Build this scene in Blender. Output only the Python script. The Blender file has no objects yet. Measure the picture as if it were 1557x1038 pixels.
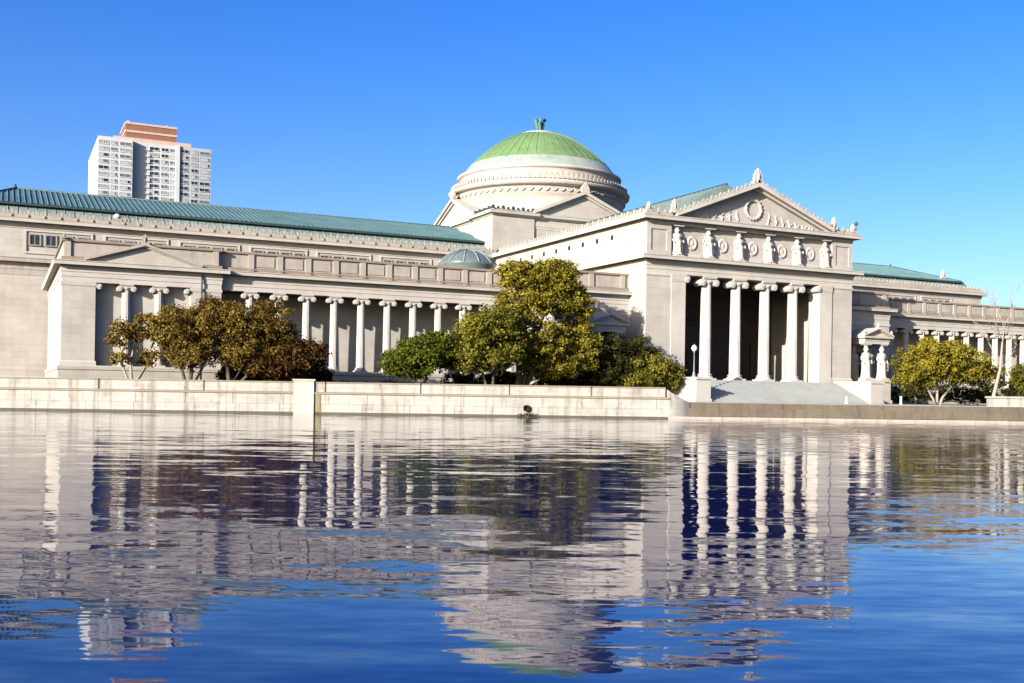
import bpy, math, random
import numpy as np
from mathutils import Vector, Matrix
random.seed(7); RNG = np.random.default_rng(7)
R = math.radians
SC = bpy.context.scene
COL = SC.collection

# ------------------------------------------------------------------ camera
PW, PH = 1557.0, 1038.0
F, YAW, ROLL, PX, PY, CH = 1608.0, R(25.8), math.atan(.0154), 778.5, 600.0, 1.8
cr, sr = math.cos(ROLL), math.sin(ROLL)
fwd = Vector((math.sin(YAW), math.cos(YAW), 0)); rt0 = Vector((math.cos(YAW), -math.sin(YAW), 0)); up0 = Vector((0, 0, 1))
camd = bpy.data.cameras.new('camera'); cam = bpy.data.objects.new('camera', camd); COL.objects.link(cam)
camd.sensor_fit = 'HORIZONTAL'; camd.sensor_width = 36; camd.lens = 36 * F / PW
camd.shift_y = (PY - PH / 2) / PW; camd.clip_start = .2; camd.clip_end = 6000
cright = rt0 * cr + up0 * sr; cup = -rt0 * sr + up0 * cr; cback = -fwd
m = Matrix((cright, cup, cback)).transposed().to_4x4(); m.translation = Vector((0, 0, CH))
cam.matrix_world = m
SC.camera = cam

# ------------------------------------------------------------------ sky, sun, exposure
SUN_EL, SUN_AZ = R(17.0), math.atan(2.05)          # azimuth measured west of the facade's normal
sd = Vector((-math.sin(SUN_AZ) * math.cos(SUN_EL), -math.cos(SUN_AZ) * math.cos(SUN_EL), math.sin(SUN_EL)))  # towards the sun
world = bpy.data.worlds.new('World'); SC.world = world; world.use_nodes = True
nt = world.node_tree; nt.nodes.clear()
sky = nt.nodes.new('ShaderNodeTexSky'); sky.sky_type = 'NISHITA'; sky.sun_disc = False
sky.sun_elevation = SUN_EL; sky.sun_rotation = math.atan2(sd.x, sd.y)
sky.altitude = 0; sky.air_density = 1.0; sky.dust_density = 2.0; sky.ozone_density = 3.5
hs = nt.nodes.new('ShaderNodeHueSaturation'); hs.inputs['Hue'].default_value = .522; hs.inputs['Saturation'].default_value = 1.35; hs.inputs['Value'].default_value = 1.0
bg = nt.nodes.new('ShaderNodeBackground'); bg.inputs['Strength'].default_value = .088
wo = nt.nodes.new('ShaderNodeOutputWorld')
nt.links.new(sky.outputs[0], hs.inputs['Color']); nt.links.new(hs.outputs[0], bg.inputs['Color']); nt.links.new(bg.outputs[0], wo.inputs['Surface'])
sl = bpy.data.lights.new('sun', 'SUN'); sl.energy = 5.0; sl.angle = R(.5); sl.color = (1.0, .945, .87)
so = bpy.data.objects.new('sun', sl); COL.objects.link(so); so.rotation_euler = (-sd).to_track_quat('-Z', 'Y').to_euler(); so.location = sd * 300
SC.view_settings.view_transform = 'Standard'; SC.view_settings.look = 'None'
SC.view_settings.exposure = 1.58; SC.view_settings.gamma = 1.0; SC.view_settings.use_curve_mapping = False
SC.render.engine = 'CYCLES'; SC.cycles.max_bounces = 6; SC.cycles.diffuse_bounces = 1; SC.cycles.glossy_bounces = 3; SC.cycles.caustics_reflective = False; SC.cycles.caustics_refractive = False

# a photo pixel gives a direction; the plane it is met on gives the distance
def ray(u, v):
    a, b = (u - PX) / F, (v - PY) / F
    x, y = a * cr + b * sr, -a * sr + b * cr
    return fwd + rt0 * x - up0 * y
def onY(u, v, Y):
    d = ray(u, v); return Vector((0, 0, CH)) + d * (Y / d.y)
def onZ(u, v, Z):
    d = ray(u, v); return Vector((0, 0, CH)) + d * ((Z - CH) / d.z)

# ------------------------------------------------------------------ materials
MATS = {}
def newmat(name):
    mt = bpy.data.materials.new(name); mt.use_nodes = True; n = mt.node_tree; n.nodes.clear()
    o = n.nodes.new('ShaderNodeOutputMaterial'); b = n.nodes.new('ShaderNodeBsdfPrincipled'); n.links.new(b.outputs[0], o.inputs['Surface'])
    MATS[name] = mt
    return mt, n, b
def N(n, t, **k):
    nd = n.nodes.new(t)
    for a, v in k.items(): setattr(nd, a, v)
    return nd
def ramp(n, fac, stops):
    r = N(n, 'ShaderNodeValToRGB'); e = r.color_ramp.elements
    while len(e) > 1: e.remove(e[-1])
    e[0].position, e[0].color = stops[0][0], (*stops[0][1], 1)
    for p, c in stops[1:]:
        q = e.new(p); q.color = (*c, 1)
    n.links.new(fac, r.inputs[0]); return r.outputs[0]
def noise(n, vec, scale, detail=4, rough=.55, vscale=None):
    if vscale:
        mp = N(n, 'ShaderNodeMapping'); mp.inputs['Scale'].default_value = vscale; n.links.new(vec, mp.inputs['Vector']); vec = mp.outputs[0]
    t = N(n, 'ShaderNodeTexNoise'); t.inputs['Scale'].default_value = scale; t.inputs['Detail'].default_value = detail; t.inputs['Roughness'].default_value = rough
    n.links.new(vec, t.inputs['Vector']); return t.outputs['Fac']
def mix(n, a, b, fac, mode='MIX'):
    x = N(n, 'ShaderNodeMix', data_type='RGBA', blend_type=mode)
    for sock, v in ((x.inputs['Factor'], fac), (x.inputs['A'], a), (x.inputs['B'], b)):
        if isinstance(v, (int, float)): sock.default_value = v
        elif isinstance(v, tuple): sock.default_value = (*v, 1)
        else: n.links.new(v, sock)
    return x.outputs['Result']
def bump(n, b, h, strength, dist):
    q = N(n, 'ShaderNodeBump'); q.inputs['Strength'].default_value = strength; q.inputs['Distance'].default_value = dist
    n.links.new(h, q.inputs['Height']); n.links.new(q.outputs[0], b.inputs['Normal'])

def stone(name, col, dirt, dcol=(.16, .125, .085), joints=.06, bw=1.7, bh=.75, streak=.9):
    mt, n, b = newmat(name)
    tc = N(n, 'ShaderNodeTexCoord'); v = tc.outputs['Object']
    sx = N(n, 'ShaderNodeSeparateXYZ'); n.links.new(v, sx.inputs[0])
    ad = N(n, 'ShaderNodeMath', operation='ADD'); n.links.new(sx.outputs[0], ad.inputs[0]); n.links.new(sx.outputs[1], ad.inputs[1])
    cb = N(n, 'ShaderNodeCombineXYZ'); n.links.new(ad.outputs[0], cb.inputs[0]); n.links.new(sx.outputs[2], cb.inputs[1])
    br = N(n, 'ShaderNodeTexBrick'); n.links.new(cb.outputs[0], br.inputs['Vector'])
    br.inputs['Scale'].default_value = 1; br.inputs['Brick Width'].default_value = bw; br.inputs['Row Height'].default_value = bh
    br.inputs['Mortar Size'].default_value = .012; br.inputs['Bias'].default_value = 0
    br.inputs['Color1'].default_value = (1, 1, 1, 1); br.inputs['Color2'].default_value = (1 - joints * 1.6, 1 - joints * 1.7, 1 - joints * 2, 1)
    br.inputs['Mortar'].default_value = (1 - joints * 5, 1 - joints * 5, 1 - joints * 5, 1)
    n1 = noise(n, v, .35, 5, .6)
    c = ramp(n, n1, [(.3, tuple(x * .86 for x in col)), (.5, col), (.72, tuple(min(1, x * 1.08) for x in col))])
    c = mix(n, c, br.outputs['Color'], 1.0, 'MULTIPLY')
    n2 = noise(n, v, 1.0, 6, .65, (1.6, 1.6, .16))
    st = ramp(n, n2, [(.50, (0, 0, 0)), (.70, (1, 1, 1))])
    n3 = noise(n, v, .8, 5, .7)
    st2 = ramp(n, n3, [(.52, (0, 0, 0)), (.75, (1, 1, 1))])
    f1 = N(n, 'ShaderNodeMath', operation='MULTIPLY_ADD'); n.links.new(st, f1.inputs[0]); f1.inputs[1].default_value = dirt * streak; 
    f2 = N(n, 'ShaderNodeMath', operation='MULTIPLY'); n.links.new(st2, f2.inputs[0]); f2.inputs[1].default_value = dirt * .7
    n.links.new(f2.outputs[0], f1.inputs[2]); f1.use_clamp = True
    c = mix(n, c, dcol, f1.outputs[0])
    n.links.new(c, b.inputs['Base Color']); b.inputs['Roughness'].default_value = .85; b.inputs['Specular IOR Level'].default_value = .25
    fine = noise(n, v, 9, 4, .6)
    bump(n, b, fine, .25, .02)
    return mt
S_WALL = stone('limestone', (0.315, 0.285, 0.252), .12)
S_TRIM = stone('carved_limestone', (0.33, 0.30, 0.265), .16, joints=.0)
S_WEATH = stone('weathered_limestone', (0.27, 0.238, 0.205), .55, joints=.03)
S_CRUST = stone('blackened_limestone', (0.184, 0.146, 0.109), .75, joints=.02)
S_PLINTH = stone('plinth_stone', (0.286, 0.262, 0.231), .3)
S_QUAY = stone('terrace_stone', (0.285, 0.268, 0.235), .85, (.105, .088, .066), joints=.05, bw=1.2, bh=.42)
S_BROWN = stone('brown_quay_stone', (0.105, 0.084, 0.062), .7, (.05, .04, .025), joints=.05, bw=.9, bh=.25)
S_WET = stone('wet_stone', (.07, .06, .045), .6, (.04, .035, .02), joints=0)
S_STEP = stone('pale_granite', (0.255, 0.262, 0.25), .25, joints=.02)

def plain(name, col, rough=.7, var=.15, scale=2.0, metal=0, spec=.3, bumpd=0):
    mt, n, b = newmat(name); tc = N(n, 'ShaderNodeTexCoord')
    nz = noise(n, tc.outputs['Object'], scale, 5, .6)
    c = ramp(n, nz, [(.28, tuple(x * (1 - var) for x in col)), (.72, tuple(min(1, x * (1 + var)) for x in col))])
    n.links.new(c, b.inputs['Base Color']); b.inputs['Roughness'].default_value = rough; b.inputs['Metallic'].default_value = metal; b.inputs['Specular IOR Level'].default_value = spec
    if bumpd: bump(n, b, nz, .5, bumpd)
    return mt
def copper(name, c1, c2, c3):
    mt, n, b = newmat(name); tc = N(n, 'ShaderNodeTexCoord'); v = tc.outputs['Object']
    c = ramp(n, noise(n, v, .25, 6, .65), [(.3, c1), (.5, c2), (.7, c3)])
    s = ramp(n, noise(n, v, 1.4, 5, .7, (1, 1, .2)), [(.45, (1, 1, 1)), (.75, (.72, .74, .72))])
    c = mix(n, c, s, 1.0, 'MULTIPLY')
    n.links.new(c, b.inputs['Base Color']); b.inputs['Roughness'].default_value = .6; b.inputs['Specular IOR Level'].default_value = .3
    return mt
C_ROOF = copper('verdigris_roof', (0.046, 0.092, 0.096), (0.062, 0.116, 0.118), (0.085, 0.138, 0.136))
C_SKIRT = copper('pale_verdigris', (0.10, 0.145, 0.13), (0.14, 0.185, 0.168), (0.18, 0.22, 0.20))
C_DOME = copper('green_dome_copper', (0.078, 0.136, 0.051), (0.102, 0.167, 0.065), (0.129, 0.19, 0.082))
C_DOMEL = copper('pale_dome_copper', (0.177, 0.211, 0.184), (0.211, 0.238, 0.211), (0.245, 0.265, 0.238))
C_DARK = plain('dark_bronze_trim', (0.024, 0.041, 0.041), .5, .3)
C_FIN = copper('finial_copper', (0.02, 0.06, 0.05), (0.035, 0.095, 0.08), (0.07, 0.15, 0.125))
SHADE_DARK = plain('shade_darkened_stone', (0.044, 0.031, 0.029), .8, .2, .6)  # porch shade put into the colour; the stone itself is pale limestone
DOORM = plain('bronze_door', (0.024, 0.018, 0.016), .45, .3, 3, metal=.4)
GLASS_D = plain('dark_window_glass', (0.014, 0.016, 0.02), .12, .3, 3, spec=.6)
GLASS_B = plain('window_with_blind', (0.204, 0.197, 0.184), .4, .1, 3, spec=.4)
GLASS_M = plain('grey_window_glass', (0.082, 0.088, 0.099), .15, .2, 3, spec=.6)
WFRAME = plain('window_frame_paint', (0.204, 0.184, 0.156), .6, .1)
T_WHITE = plain('tower_concrete', (0.34, 0.345, 0.35), .8, .05, .3)
T_GREY = plain('tower_grey_panel', (0.25, 0.26, 0.285), .8, .06, .3)
T_BRICK = plain('tower_brick', (0.165, 0.075, 0.045), .85, .12, .5)
T_PINK = plain('tower_coping', (0.34, 0.25, 0.21), .8, .08, .5)
METAL = plain('painted_metal', (0.19, 0.197, 0.197), .4, .1, metal=.3)
GLOBE = plain('opal_globe', (0.51, 0.503, 0.476), .25, .03)
PAVE = stone('plaza_paving', (0.286, 0.279, 0.258), .15, joints=.04, bw=.9, bh=.9)
WHITEP = plain('white_paint', (0.476, 0.469, 0.442), .6, .06)
BARK = plain('brown_bark', (0.068, 0.051, 0.037), .9, .35, 6, bumpd=.03)
BARK_P = plain('pale_bark', (0.224, 0.184, 0.146), .9, .25, 5, bumpd=.03)
SKYGL = plain('skylight_glass', (0.085, 0.105, 0.105), .25, .2, 2, spec=.5)

def ground_mat():
    mt, n, b = newmat('park_grass'); tc = N(n, 'ShaderNodeTexCoord')
    c = ramp(n, noise(n, tc.outputs['Object'], .6, 6, .7), [(.3, (.05, .06, .022)), (.55, (.08, .085, .03)), (.75, (.13, .11, .055))])
    n.links.new(c, b.inputs['Base Color']); b.inputs['Roughness'].default_value = .95
    return mt
GRASS = ground_mat()

def water_mat():
    mt, n, b = newmat('basin_water'); tc = N(n, 'ShaderNodeTexCoord'); v = tc.outputs['Object']
    b.inputs['Base Color'].default_value = (.0005, .007, .055, 1); b.inputs['Roughness'].default_value = .025
    b.inputs['IOR'].default_value = 1.42; b.inputs['Specular IOR Level'].default_value = .55
    # ripples: long-crested wind waves; each layer's noise gives the surface slope along and across the wind
    wind = R(25.0); wv = Vector((math.sin(wind), math.cos(wind), 0)); wl = Vector((math.cos(wind), -math.sin(wind), 0))
    def vm(op, a, b_):
        q = N(n, 'ShaderNodeVectorMath', operation=op)
        for k, x in enumerate((a, b_)):
            if isinstance(x, Vector): q.inputs[k].default_value = x
            elif x is not None: n.links.new(x, q.inputs[k])
        return q
    tot = None
    for scale, stretch, amp, rot in ((.40, 2.4, .040, R(-20)), (1.3, 3.4, .085, R(-28)), (4.0, 3.8, .060, R(-22)), (11.0, 3.5, .045, R(-27))):
        mp = N(n, 'ShaderNodeMapping', vector_type='TEXTURE'); mp.inputs['Scale'].default_value = (stretch, 1, 1); mp.inputs['Rotation'].default_value = (0, 0, rot); n.links.new(v, mp.inputs['Vector'])
        t = N(n, 'ShaderNodeTexNoise'); t.inputs['Scale'].default_value = scale; t.inputs['Detail'].default_value = 1.0; t.inputs['Roughness'].default_value = .4; n.links.new(mp.outputs[0], t.inputs['Vector'])
        c0 = vm('SUBTRACT', t.outputs['Color'], Vector((.5, .5, .5))).outputs[0]
        sp = N(n, 'ShaderNodeSeparateXYZ'); n.links.new(c0, sp.inputs[0])
        for out, d_, k in ((sp.outputs[0], wv, amp), (sp.outputs[1], wl, amp * .30)):
            sc_ = N(n, 'ShaderNodeVectorMath', operation='SCALE'); sc_.inputs[0].default_value = d_ * k; n.links.new(out, sc_.inputs['Scale'])
            tot = sc_.outputs[0] if tot is None else vm('ADD', tot, sc_.outputs[0]).outputs[0]
    nr = vm('NORMALIZE', vm('ADD', tot, Vector((0, 0, 1))).outputs[0], None)
    n.links.new(nr.outputs[0], b.inputs['Normal'])
    return mt
WATER = water_mat()

def leaf_mat(name, c1, c2, c3, trans=.3):
    mt = bpy.data.materials.new(name); mt.use_nodes = True; n = mt.node_tree; n.nodes.clear(); MATS[name] = mt
    o = n.nodes.new('ShaderNodeOutputMaterial'); tc = N(n, 'ShaderNodeTexCoord'); g = N(n, 'ShaderNodeNewGeometry')
    nz = noise(n, tc.outputs['Object'], .55, 4, .6)
    a = N(n, 'ShaderNodeMath', operation='MULTIPLY_ADD'); n.links.new(g.outputs['Random Per Island'], a.inputs[0]); a.inputs[1].default_value = .36; n.links.new(nz, a.inputs[2])
    s = N(n, 'ShaderNodeMath', operation='SUBTRACT'); n.links.new(a.outputs[0], s.inputs[0]); s.inputs[1].default_value = .18
    c = ramp(n, s.outputs[0], [(.28, c1), (.5, c2), (.72, c3)])
    d = N(n, 'ShaderNodeBsdfDiffuse'); t = N(n, 'ShaderNodeBsdfTranslucent'); mx = N(n, 'ShaderNodeMixShader'); mx.inputs[0].default_value = trans
    n.links.new(c, d.inputs[0]); n.links.new(c, t.inputs[0]); n.links.new(d.outputs[0], mx.inputs[1]); n.links.new(t.outputs[0], mx.inputs[2]); n.links.new(mx.outputs[0], o.inputs[0])
    return mt
LF_BROWN = leaf_mat('autumn_olive_leaves', (0.05, 0.025, 0.009), (0.128, 0.080, 0.018), (0.235, 0.175, 0.034))
LF_RUST = leaf_mat('rusty_leaves', (0.03, 0.013, 0.007), (0.063, 0.031, 0.012), (0.111, 0.07, 0.018))
LF_GREEN = leaf_mat('green_leaves', (0.026, 0.036, 0.006), (0.064, 0.078, 0.010), (0.125, 0.135, 0.018))
LF_YELLOW = leaf_mat('yellow_green_leaves', (0.055, 0.056, 0.009), (0.16, 0.135, 0.016), (0.29, 0.225, 0.03))
LF_OLIVE = leaf_mat('olive_leaves', (0.045, 0.048, 0.009), (0.11, 0.105, 0.015), (0.21, 0.18, 0.027))
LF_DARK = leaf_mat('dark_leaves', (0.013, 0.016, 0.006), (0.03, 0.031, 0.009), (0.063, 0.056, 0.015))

# ------------------------------------------------------------------ helpers
WL = {}
def tag(o, label=None, cat=None, group=None, kind=None):
    if label: o['label'] = label
    if cat: o['category'] = cat
    if group: o['group'] = group
    if kind: o['kind'] = kind
    return o
def empty(name, loc, rz=0, **k):
    o = bpy.data.objects.new(name, None); COL.objects.link(o); o.location = loc; o.rotation_euler = (0, 0, rz); o.empty_display_size = .5
    WL[o.name] = Vector(loc) if rz == 0 else None
    return tag(o, **k)
class MB:
    def __init__(s): s.v = []; s.f = []; s.sm = []
    def add(s, vs, fs, smooth=False):
        k = len(s.v); s.v += [tuple(p) for p in vs]; s.f += [tuple(i + k for i in f) for f in fs]; s.sm += [smooth] * len(fs); return s
    def box(s, x0, x1, y0, y1, z0, z1):
        if x0 > x1: x0, x1 = x1, x0
        if y0 > y1: y0, y1 = y1, y0
        return s.add([(x, y, z) for z in (z0, z1) for y in (y0, y1) for x in (x0, x1)],
                     [(0, 2, 3, 1), (4, 5, 7, 6), (0, 1, 5, 4), (2, 6, 7, 3), (0, 4, 6, 2), (1, 3, 7, 5)])
    def prism_xz(s, pts, y0, y1):
        a = sum(pts[i][0] * pts[(i + 1) % len(pts)][1] - pts[(i + 1) % len(pts)][0] * pts[i][1] for i in range(len(pts)))
        if a < 0: pts = pts[::-1]
        k = len(pts); vs = [(x, y0, z) for x, z in pts] + [(x, y1, z) for x, z in pts]
        return s.add(vs, [tuple(range(k)), tuple(range(2 * k - 1, k - 1, -1))] + [((i + 1) % k, i, i + k, (i + 1) % k + k) for i in range(k)])
    def prism_yz(s, pts, x0, x1):
        a = sum(pts[i][0] * pts[(i + 1) % len(pts)][1] - pts[(i + 1) % len(pts)][0] * pts[i][1] for i in range(len(pts)))
        if a < 0: pts = pts[::-1]
        k = len(pts); vs = [(x0, y, z) for y, z in pts] + [(x1, y, z) for y, z in pts]
        return s.add(vs, [tuple(range(k - 1, -1, -1)), tuple(range(k, 2 * k))] + [(i, (i + 1) % k, (i + 1) % k + k, i + k) for i in range(k)])
    def sweep(s, path, prof, closed=False):
        # prof: closed polygon of (out, z); outward is to the right of the path
        P = [Vector((p[0], p[1])) for p in path]; n = len(P); k = len(prof); offs = []
        for i in range(n):
            ds = []
            if i > 0 or closed: ds.append((P[i] - P[i - 1]).normalized())
            if i < n - 1 or closed: ds.append((P[(i + 1) % n] - P[i]).normalized())
            ns = [Vector((d.y, -d.x)) for d in ds]
            if len(ns) == 1: offs.append(ns[0])
            else:
                b = ns[0] + ns[1]; offs.append(b / max(.2, b.dot(ns[0])))
        vs = [(P[i].x + offs[i].x * o, P[i].y + offs[i].y * o, z) for i in range(n) for o, z in prof]
        a = sum(prof[i][0] * prof[(i + 1) % k][1] - prof[(i + 1) % k][0] * prof[i][1] for i in range(k))
        fs = []
        for i in range(n if closed else n - 1):
            j = (i + 1) % n
            for q in range(k):
                w = (q + 1) % k
                f = (i * k + q, j * k + q, j * k + w, i * k + w)
                fs.append(f if a > 0 else f[::-1])
        if not closed:
            c0 = tuple(range(k)); c1 = tuple(range((n - 1) * k, n * k))
            fs += [c0[::-1] if a < 0 else c0[::-1], c1]
        return s.add(vs, fs)
    def lathe(s, prof, c=(0, 0, 0), seg=32, smooth=True, sx=1, sy=1):
        k = len(prof); vs = [(c[0] + r * sx * math.cos(2 * math.pi * i / seg), c[1] + r * sy * math.sin(2 * math.pi * i / seg), c[2] + z) for i in range(seg) for r, z in prof]
        fs = [(i * k + q, ((i + 1) % seg) * k + q, ((i + 1) % seg) * k + q + 1, i * k + q + 1) for i in range(seg) for q in range(k - 1)]
        s.add(vs, fs, smooth)
        if prof[0][0] > 1e-4: s.add([vs[i * k] for i in range(seg)], [tuple(range(seg))[::-1]])
        if prof[-1][0] > 1e-4: s.add([vs[i * k + k - 1] for i in range(seg)], [tuple(range(seg))])
        return s
    def tube(s, pts, rad, seg=8, smooth=True):
        pts = [Vector(p) for p in pts]; n = len(pts); vs = []
        for i, p in enumerate(pts):
            d = (pts[min(i + 1, n - 1)] - pts[max(i - 1, 0)]).normalized()
            a = d.orthogonal().normalized() if abs(d.z) > .95 else d.cross(Vector((0, 0, 1))).normalized(); b = d.cross(a)
            r = rad[i] if isinstance(rad, (list, tuple)) else rad
            vs += [p + (a * math.cos(2 * math.pi * q / seg) + b * math.sin(2 * math.pi * q / seg)) * r for q in range(seg)]
        fs = [(i * seg + q, i * seg + (q + 1) % seg, (i + 1) * seg + (q + 1) % seg, (i + 1) * seg + q) for i in range(n - 1) for q in range(seg)]
        fs += [tuple(range(seg))[::-1], tuple(range((n - 1) * seg, n * seg))]
        return s.add(vs, fs, smooth)
    def mesh(s, name, mat):
        me = bpy.data.meshes.new(name); me.from_pydata(s.v, [], s.f); me.materials.append(mat)
        if any(s.sm): me.polygons.foreach_set('use_smooth', s.sm)
        me.update(); return me
    def build(s, name, mat, parent=None, at=None, local=False):
        """vertices in world metres (local=True: in the parent's frame)"""
        off = Vector((0, 0, 0))
        if parent is not None and not local: off = WL[parent.name]
        if parent is None and at is not None: off = Vector(at)
        if off.length: s.v = [(p[0] - off.x, p[1] - off.y, p[2] - off.z) for p in s.v]
        o = bpy.data.objects.new(name, s.mesh(name, mat)); COL.objects.link(o)
        if parent is not None: o.parent = parent; WL[o.name] = WL.get(parent.name)
        else: o.location = off; WL[o.name] = off
        return o
def inst(name, me, parent, pos, rz=0, sc=None):
    o = bpy.data.objects.new(name, me); COL.objects.link(o); o.parent = parent
    o.location = Vector(pos) - (WL.get(parent.name) or Vector((0, 0, 0))); o.rotation_euler = (0, 0, rz)
    if sc: o.scale = sc
    WL[o.name] = Vector(pos); return o
def sub(name, me, parent):
    o = bpy.data.objects.new(name, me); COL.objects.link(o); o.parent = parent; WL[o.name] = WL.get(parent.name); return o
def BX(*a): return MB().box(*a)

# ------------------------------------------------------------------ ground and water
SHA = R(-20.8); SHP = Vector((0, 91.9)); SHD = Vector((math.cos(SHA), math.sin(SHA))); SHN = Vector((-SHD.y, SHD.x))   # the basin's straight edge, inland normal
def shore(s, inland=0): return SHP + SHD * s + SHN * inland
def quad_sheet(name, s0, s1, i0, i1, z, mat):
    p = [shore(s0, i0), shore(s1, i0), shore(s1, i1), shore(s0, i1)]
    o = MB().add([(q.x, q.y, z) for q in p], [(0, 1, 2, 3)]).build(name, mat); return tag(o, kind='structure')
quad_sheet('water', -900, 900, -500, 2.0, 0.0, WATER)
quad_sheet('basin_bed', -900, 900, -500, 2.2, -1.6, S_BROWN)
quad_sheet('ground', -2500, 2500, 1.9, 4500, 1.40, GRASS)
quad_sheet('plaza', 52, 86, 1.9, 24, 1.404, PAVE)

# ------------------------------------------------------------------ the museum
XC = 75.6
MUS = empty('museum_building', (XC, 94.0, 1.4), label='long pale limestone museum with ionic porticoes, copper roofs and a green dome', cat='museum')
def mir(s, pts):
    if s < 0: return [(XC - dx, y) for dx, y in pts]
    return [(XC + dx, y) for dx, y in pts][::-1]

# --- Ionic columns -------------------------------------------------
def column_meshes(h, d, mat):
    r = d / 2; b = MB()
    b.box(-r * 1.42, r * 1.42, -r * 1.42, r * 1.42, 0, .16 * d)
    b.lathe([(r * 1.40, .16 * d), (r * 1.44, .22 * d), (r * 1.40, .30 * d), (r * 1.22, .32 * d), (r * 1.18, .38 * d), (r * 1.26, .42 * d), (r * 1.28, .47 * d), (r * 1.22, .52 * d), (r * 1.05, .54 * d)], seg=24)
    ch = .62 * d; z0, z1 = .54 * d, h - ch
    s = MB(); fl = 20; seg = fl * 3; rows = 7; vs = []
    for q in range(rows):
        t = q / (rows - 1); rr = r * (1 - .15 * t ** 1.6)
        for i in range(seg):
            a = 2 * math.pi * i / seg; k = rr if i % 3 == 0 else rr * .935
            vs.append((k * math.cos(a), k * math.sin(a), z0 + (z1 - z0) * t))
    s.add(vs, [(q * seg + i, q * seg + (i + 1) % seg, (q + 1) * seg + (i + 1) % seg, (q + 1) * seg + i) for q in range(rows - 1) for i in range(seg)])
    c = MB(); rt = r * .86; vr = .30 * d; zc = z1 + .12 * d
    c.lathe([(rt, z1), (rt * 1.06, z1 + .02 * d), (rt * 1.25, z1 + .16 * d), (rt * 1.30, z1 + .26 * d), (rt * 1.1, z1 + .36 * d)], seg=24)
    c.box(-r * 1.30, r * 1.30, -r * 1.04, r * 1.04, z1 + .24 * d, z1 + .44 * d)
    for sg in (-1, 1):
        vx = sg * (r * 1.42); seg = 20
        for (rad, y) in ((vr, r * 1.10), (vr * .78, r * 1.15), (vr * .45, r * 1.19), (vr * .2, r * 1.23)):
            ring = [(vx + rad * math.cos(2 * math.pi * i / seg), rad * math.sin(2 * math.pi * i / seg) + zc) for i in range(seg)]
            c.prism_xz(ring, -y, y)
    c.box(-r * 1.36, r * 1.36, -r * 1.24, r * 1.24, z1 + .445 * d, z1 + .53 * d)
    c.box(-r * 1.45, r * 1.45, -r * 1.32, r * 1.32, z1 + .53 * d, h)
    return b.mesh('base', mat), s.mesh('shaft', mat), c.mesh('capital', mat)
COL_BIG = column_meshes(11.25, 1.26, S_TRIM)
COL_SML = column_meshes(7.48, .84, S_TRIM)
def column(me, x, y, z):
    o = inst('column', me[1], MUS, (x, y, z)); sub('base', me[0], o); sub('capital', me[2], o); return o

# --- caryatids -----------------------------------------------------
def caryatid_mesh(h, fat=1.12):
    m_ = MB(); seg = 28; lv = [(0, .150, .120, .020), (.015, .155, .125, .022), (.10, .138, .112, .022), (.25, .128, .105, .020), (.40, .130, .108, .016), (.47, .135, .112, .012), (.53, .122, .100, .010), (.575, .104, .085, .008), (.60, .112, .09, .016),
        (.65, .126, .105, .008), (.70, .135, .112, .005), (.745, .140, .095, .004), (.785, .118, .080, .002), (.805, .052, .052, 0), (.83, .044, .046, 0), (.845, .050, .056, 0), (.875, .060, .070, 0), (.91, .064, .074, .002), (.94, .060, .068, .003), (.965, .046, .05, 0), (.98, .050, .05, 0), (1.0, .056, .056, 0)]
    vs = []
    for z, rx, ry, fo in lv:
        lean = .012 * math.sin(z * 5.5)
        for i in range(seg):
            a = 2 * math.pi * i / seg; k = 1 + (fo / .12) * math.cos(a * 9 + z * 3)
            vs.append(((rx * k * math.cos(a) + lean) * h, ry * k * math.sin(a) * h, z * h))
    n = len(lv)
    m_.add(vs, [(q * seg + i, q * seg + (i + 1) % seg, (q + 1) * seg + (i + 1) % seg, (q + 1) * seg + i) for q in range(n - 1) for i in range(seg)] + [tuple(range(seg))[::-1], tuple(range((n - 1) * seg, n * seg))], True)
    for sg in (-1, 1):
        m_.tube([(sg * .125 * h, 0, .755 * h), (sg * .165 * h, .01 * h, .67 * h), (sg * .172 * h, -.01 * h, .585 * h), (sg * .150 * h, -.06 * h, .50 * h), (sg * .135 * h, -.09 * h, .45 * h)], [.036 * h, .034 * h, .028 * h, .022 * h, .02 * h], 8)
        m_.tube([(sg * .04 * h, -.07 * h, .012 * h), (sg * .045 * h, -.155 * h, .008 * h)], [.022 * h, .016 * h], 6)
    m_.tube([(0, -.066 * h, .90 * h), (0, -.085 * h, .882 * h), (0, -.07 * h, .872 * h)], [.008 * h, .012 * h, .006 * h], 6)
    m_.v = [(p[0] * fat, p[1] * fat, p[2]) for p in m_.v]
    return m_.mesh('caryatid', S_TRIM)
def cary_cap(h):
    c = MB(); c.lathe([(.07 * h, .995 * h), (.085 * h, 1.02 * h), (.10 * h, 1.04 * h)], seg=16); c.box(-.125 * h, .125 * h, -.115 * h, .115 * h, 1.04 * h, 1.075 * h); return c.mesh('capital', S_TRIM)
def cary_ped(h):
    c = BX(-.20 * h, .20 * h, -.19 * h, .17 * h, -.06 * h, -.012 * h); c.box(-.175 * h, .175 * h, -.165 * h, .15 * h, -.012 * h, .0 * h); return c.mesh('pedestal', S_TRIM)
CA_A = (caryatid_mesh(2.86, 1.5), cary_cap(2.86), cary_ped(2.86))
CA_B = (caryatid_mesh(3.80), cary_cap(3.80), cary_ped(3.80))
def caryatid(me, x, y, z, rz=0):
    o = inst('caryatid', me[0], MUS, (x, y, z), rz); sub('capital', me[1], o); sub('pedestal', me[2], o); return o

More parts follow.
